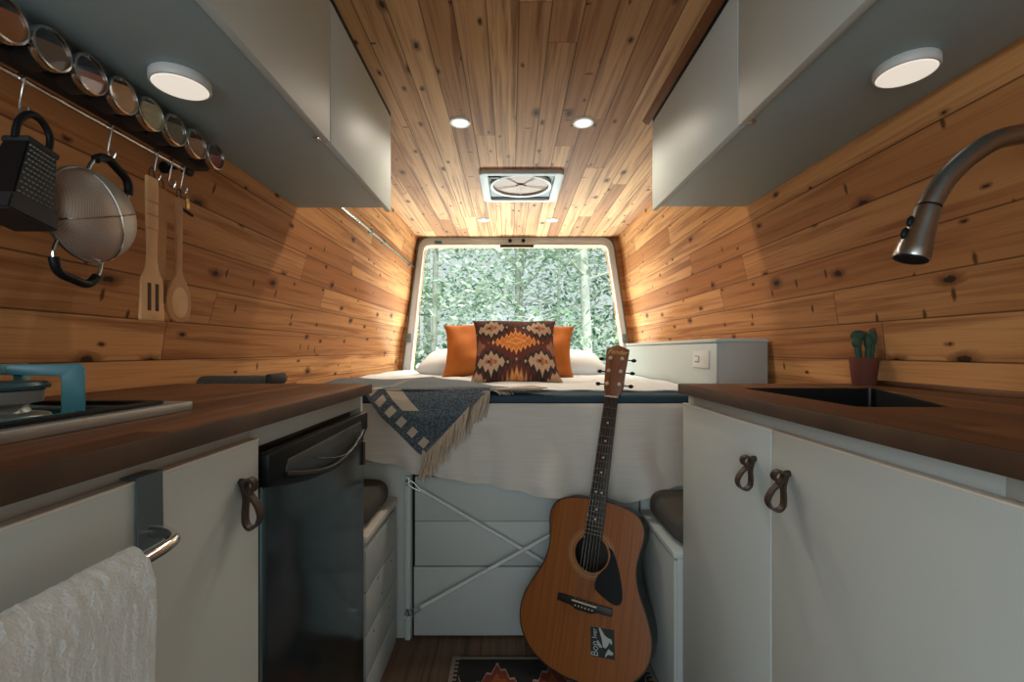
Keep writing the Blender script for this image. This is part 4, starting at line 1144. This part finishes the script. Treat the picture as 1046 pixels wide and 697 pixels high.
for n_ in (3, 5, 7, 9, 12, 15, 17):
    z = NUT - sclen * (1 - (2 ** (-n_ / 12) + 2 ** (-(n_ - 1) / 12)) / 2)
    for dx in ((-.009, .009) if n_ == 12 else (0,)):
        bm = B(); lathe(bm, [(0, .0006), (.0032, .0005), (.0034, 0), (0, 0)], Matrix.Translation((dx, -.0101, z)) @ Matrix.Rotation(PI / 2, 4, 'X'), 12); obj('inlay_dot', bm, 'bone', fb, local=True)
bm = B(); box(bm, -nw(NUT), nw(NUT), -.0125, -.0035, NUT, NUT + .0055, .0008); obj('nut', bm, 'bone', g, local=True)
hz = NUT + .005
hsp = [(-.023, 0), (.023, 0), (.027, .010), (.036, .030), (.0375, .10), (.0415, .172), (.041, .178), (.030, .181), (.012, .190), (0, .1925), (-.012, .190), (-.030, .181), (-.041, .178), (-.0415, .172), (-.0365, .10), (-.032, .030), (-.026, .010)]
bm = B(); prism(bm, [(x * S * .93, -.0075, hz + z * S * .93) for x, z in hsp], (0, .014, 0), .0015); hd = obj('headstock', bm, 'mahogany', g, local=True)
for k in range(3):
    for sx in (-1, 1):
        z = hz + (.045 + .048 * k) * S * .93; x0 = sx * .020 * S
        bm = B(); lathe(bm, [(0, .010), (.003, .0095), (.003, .003), (.0062, .0025), (.0062, 0), (0, 0)], Matrix.Translation((x0, -.0075, z)) @ Matrix.Rotation(PI / 2, 4, 'X'), 14); tpst = obj('tuning_post', bm, 'bone', hd, local=True)
        bm = B(); tube(bm, [(sx * .030, .0095, z), (sx * .049, .0095, z)], .0022, 8); ellipsoid(bm, (sx * .056, .0095, z), (.009, .0035, .0065), None, 12, 8); obj('tuning_peg', bm, 'black_plastic', hd, local=True)
for k in range(6):
    q = (k - 2.5) / 2.5
    zpost = hz + (.045 + .048 * (k if k < 3 else 5 - k)) * S * .93; xp = (-1 if k < 3 else 1) * .020 * S
    bm = B(); tube(bm, [(q * .027 * S, -.0160, bz_ + .003), (q * .018 * S, -.0135, NUT + .003), (xp, -.0115, zpost)], .0005 if k > 2 else .0007, 5); obj('string', bm, 'chrome', g, local=True)
def text_bm(body, size, shear=0.0, ext=.0004):
    cu = bpy.data.curves.new('txt', 'FONT'); cu.body = body; cu.size = size; cu.shear = shear; cu.extrude = ext; cu.align_x = 'CENTER'; cu.align_y = 'CENTER'; cu.resolution_u = 3
    ob = bpy.data.objects.new('txt', cu); COL.objects.link(ob)
    dg = bpy.context.evaluated_depsgraph_get(); me = bpy.data.meshes.new_from_object(ob.evaluated_get(dg))
    bm = B(); bm.from_mesh(me); bpy.data.objects.remove(ob); bpy.data.meshes.remove(me); return bm
bm = text_bm('Fender', .024, .35, .0006)
bmesh.ops.transform(bm, matrix=Matrix.Translation((.002, -.0078, hz + .165 * S * .93)) @ Matrix.Rotation(PI / 2, 4, 'X') @ Matrix.Rotation(R(-3), 4, 'Z'), verts=bm.verts[:])
obj('lettering', bm, 'gold', hd, local=True, sm=False)
# sticker
stm = Matrix.Translation((.066, -.0042, .120)) @ Matrix.Rotation(R(-9), 4, 'Y') @ Matrix.Rotation(PI / 2, 4, 'X') @ Matrix.Diagonal((.86, .80, 1, 1))
bm = B(); box(bm, -.041, .041, -.047, .047, -.0003, .0003); bmesh.ops.transform(bm, matrix=stm, verts=bm.verts[:]); stk = obj('sticker', bm, 'black_matte', g, local=True, label='square black sticker with a pale bird')
birds = [[(-.012, .047), (-.006, .047), (.008, .026), (.020, .018), (.030, .016), (.034, .006), (.030, -.002), (.024, .006), (.018, -.008), (.010, -.016), (.002, -.012), (-.002, .012)],
         [(.020, -.016), (.036, -.026), (.034, -.034), (.018, -.034), (.008, -.046), (.010, -.034)], [(-.016, .008), (.0, -.014), (-.004, -.016), (-.018, .004)], [(-.016, .0), (-.006, -.016), (-.010, -.016), (-.018, -.004)]]
bm = B()
for b_ in birds: prism(bm, [stm @ Vector((x, y, .0004)) for x, y in b_], stm.to_3x3() @ Vector((0, 0, .0004)))
obj('bird_print', bm, 'ink_pale', stk, local=True, sm=False)
bm = B()
for body, yy, sz in (('Bon', -.021, .036), ('Iver', .027, .025)):
    tb = text_bm(body, sz, 0, .0003); bmesh.ops.transform(tb, matrix=stm @ Matrix.Translation((-.026, yy, .0006)) @ Matrix.Rotation(PI / 2, 4, 'Z') @ Matrix.Diagonal((.85, 1, 1, 1)), verts=tb.verts[:]); merge(bm, tb)
obj('sticker_lettering', bm, 'ink_pale', stk, local=True, sm=False)

# ---------------------------------------------------------------- outside
struct('ground', box(B(), -14, 14, YR + .3, 26, -.75, -.7), 'ground')
def leaf_mesh(name, n, cx, cz, rx, ry, rz, size, clumps, seed, mat, flat=.6):
    r = np.random.default_rng(seed)
    cl = r.uniform(-1, 1, (clumps, 3)); cl /= np.maximum(1, np.linalg.norm(cl, axis=1))[:, None]
    idx = r.integers(0, clumps, n)
    off = r.normal(0, 1, (n, 3)) * np.array([.23, .23, .09])
    pos = (cl[idx] + off) * np.array([rx, ry, rz]) + np.array([0, 0, cz])
    nrm = r.normal(0, 1, (n, 3)); nrm[:, 2] += np.sign(nrm[:, 2]) * flat * 1.5; nrm /= np.linalg.norm(nrm, axis=1)[:, None]
    tt = np.cross(nrm, r.normal(0, 1, (n, 3))); tt /= np.linalg.norm(tt, axis=1)[:, None]; bb = np.cross(nrm, tt)
    s_ = size * r.uniform(.6, 1.3, (n, 1))
    v = np.stack([pos - tt * s_, pos + bb * s_ * .45, pos + tt * s_, pos - bb * s_ * .45], 1).reshape(-1, 3)
    me = bpy.data.meshes.new(name); me.vertices.add(4 * n); me.vertices.foreach_set('co', v.ravel())
    me.loops.add(4 * n); me.loops.foreach_set('vertex_index', np.arange(4 * n)); me.polygons.add(n); me.polygons.foreach_set('loop_start', np.arange(0, 4 * n, 4)); me.polygons.foreach_set('loop_total', np.full(n, 4))
    me.materials.append(M[mat]); me.update(); me.validate(); return me
def tree(label, x, y, h, r, tr_, mat, bark, seed, n=5000, lean_=0.0, cz=None, size=.075, rz=None, clumps=60):
    t = thing('forest_tree', label, 'tree', (x, y, -.7), 'trees behind the rear window')
    bm = B(); b0 = Vector((x, y, -.72))
    pts = smooth([b0, b0 + Vector((lean_ * .3, 0, h * .35)), b0 + Vector((lean_ * .6, .05, h * .7)), b0 + Vector((lean_, 0, h))], 4)
    tube(bm, pts, [tr_ * (1 - .5 * k / (len(pts) - 1)) for k in range(len(pts))], 14)
    rr = random.Random(seed)
    for k in range(7):
        a = rr.uniform(0, 2 * PI); zz = h * rr.uniform(.35, .95); p = b0 + Vector((lean_ * zz / h, 0, zz))
        tube(bm, [p, p + Vector((math.cos(a), math.sin(a), .35)) * r * .35, p + Vector((math.cos(a), math.sin(a), .45)) * r * .75], [tr_ * .25, tr_ * .16, tr_ * .06], 6)
    obj('trunk', bm, bark, t)
    cz = cz if cz is not None else h * .55
    fo = bpy.data.objects.new('foliage', leaf_mesh('foliage', n, 0, cz, r, r, rz or h * .5, size, clumps, seed, mat)); COL.objects.link(fo); fo.parent = t
tree('pale slender trunked tree seen through the right side of the rear window', 1.40, 7.9, 7.0, 1.5, .10, 'leaf_mid', 'bark_pale', 31, 2600, -.35, cz=4.6, rz=1.6)
tree('pale leafy tree filling the left part of the rear window', -1.25, 7.2, 5.0, 1.35, .06, 'leaf_pale', 'bark', 32, 2800, .1, cz=2.6, size=.06)
tree('bright green sapling in the middle of the rear window', .15, 8.6, 5.5, 1.4, .05, 'leaf_mid', 'bark', 33, 3000, .1, cz=2.7, size=.06)
tree('thin pale tree between the middle sapling and the slender trunk', .95, 9.6, 6.0, 1.2, .045, 'leaf_pale', 'bark_pale', 34, 2400, .15, cz=3.0, size=.06)
tree('dark green tree behind the slender trunk at the right edge of the window', 2.6, 9.4, 5.5, 1.5, .08, 'leaf_dark', 'bark', 35, 3200, -.1, cz=2.6)
tree('dark green low tree behind the left pillow', -1.9, 9.2, 3.6, 1.5, .07, 'leaf_dark', 'bark', 36, 3000, 0, cz=1.6)
tree('tall shaded tree deep behind the middle of the window', .2, 12.5, 7.0, 2.4, .12, 'leaf_dark', 'bark', 37, 3200, 0, cz=3.2, size=.09)
tree('tall pale tree deep in the left of the wood', -2.4, 13.0, 7.0, 2.2, .12, 'leaf_pale', 'bark', 38, 2600, 0, cz=3.6, size=.09)
tree('tall mid green tree deep in the right of the wood', 3.0, 13.0, 7.0, 2.2, .12, 'leaf_mid', 'bark_pale', 39, 3000, 0, cz=3.4, size=.09)
tree('low leafy shrub of a tree close below the window middle', .4, 6.3, 2.4, 1.1, .04, 'leaf_mid', 'bark', 40, 2400, 0, cz=1.15, size=.055)

# ---------------------------------------------------------------- light
w = bpy.data.worlds.new('sky'); scn.world = w; w.use_nodes = True
nt = w.node_tree; bg = nt.nodes['Background']
tc = nt.nodes.new('ShaderNodeTexCoord'); sp_ = nt.nodes.new('ShaderNodeSeparateXYZ'); nt.links.new(tc.outputs['Generated'], sp_.inputs[0])
zz_ = E(nt, sp_.outputs[2])
nt.links.new(mixc(nt, zz_.ramp(-.2, .6), (.78, .86, .84), (.80, .92, 1.0)), bg.inputs['Color'])
bg.inputs['Strength'].default_value = .95
def area(name, loc, rot, sx, sy, e, c):
    l = bpy.data.lights.new(name, 'AREA'); l.shape = 'RECTANGLE'; l.size = sx; l.size_y = sy; l.energy = e; l.color = c
    o = bpy.data.objects.new(name, l); o.location = loc; o.rotation_euler = rot; COL.objects.link(o); return o
# daylight of the cab windscreen behind the camera, and of the open sky above the rear window
area('windscreen_daylight', (-.55, -1.25, 1.15), (R(88), 0, R(-30)), 1.2, 1.0, 19, (.80, .93, 1.0))
area('rear_daylight', (.05, 4.6, 3.6), (R(-50), 0, 0), 2.6, 1.6, 330, (.90, 1.0, 1.0))
area('rear_ceiling_fill', (.05, 4.35, .05), (R(-132), 0, 0), 1.8, .8, 225, (.84, .98, 1.0))  # added lamp below the sill, brightens the ceiling near the rear window
sun = bpy.data.lights.new('sun', 'SUN'); sun.energy = 6.2; sun.angle = R(8); sun.color = (1, .97, .9)
so_ = bpy.data.objects.new('sun', sun); so_.rotation_euler = (R(38), R(12), 0); COL.objects.link(so_)

# ---------------------------------------------------------------- camera
cam = bpy.data.cameras.new('camera'); co = bpy.data.objects.new('camera', cam); COL.objects.link(co)
co.location = (0, 0, 1.0); co.rotation_euler = (R(90), 0, 0)
cam.sensor_width = 36; cam.lens = F / 1046 * 36; cam.shift_x = 1 / 1046; cam.shift_y = 9.5 / 1046; cam.clip_start = .02
scn.camera = co
scn.view_settings.view_transform = 'Standard'; scn.view_settings.look = 'None'; scn.view_settings.gamma = 1; scn.view_settings.exposure = 0
scn.view_settings.use_curve_mapping = False
scn.cycles.use_denoising = True
scn.cycles.max_bounces = 10; scn.cycles.transparent_max_bounces = 16
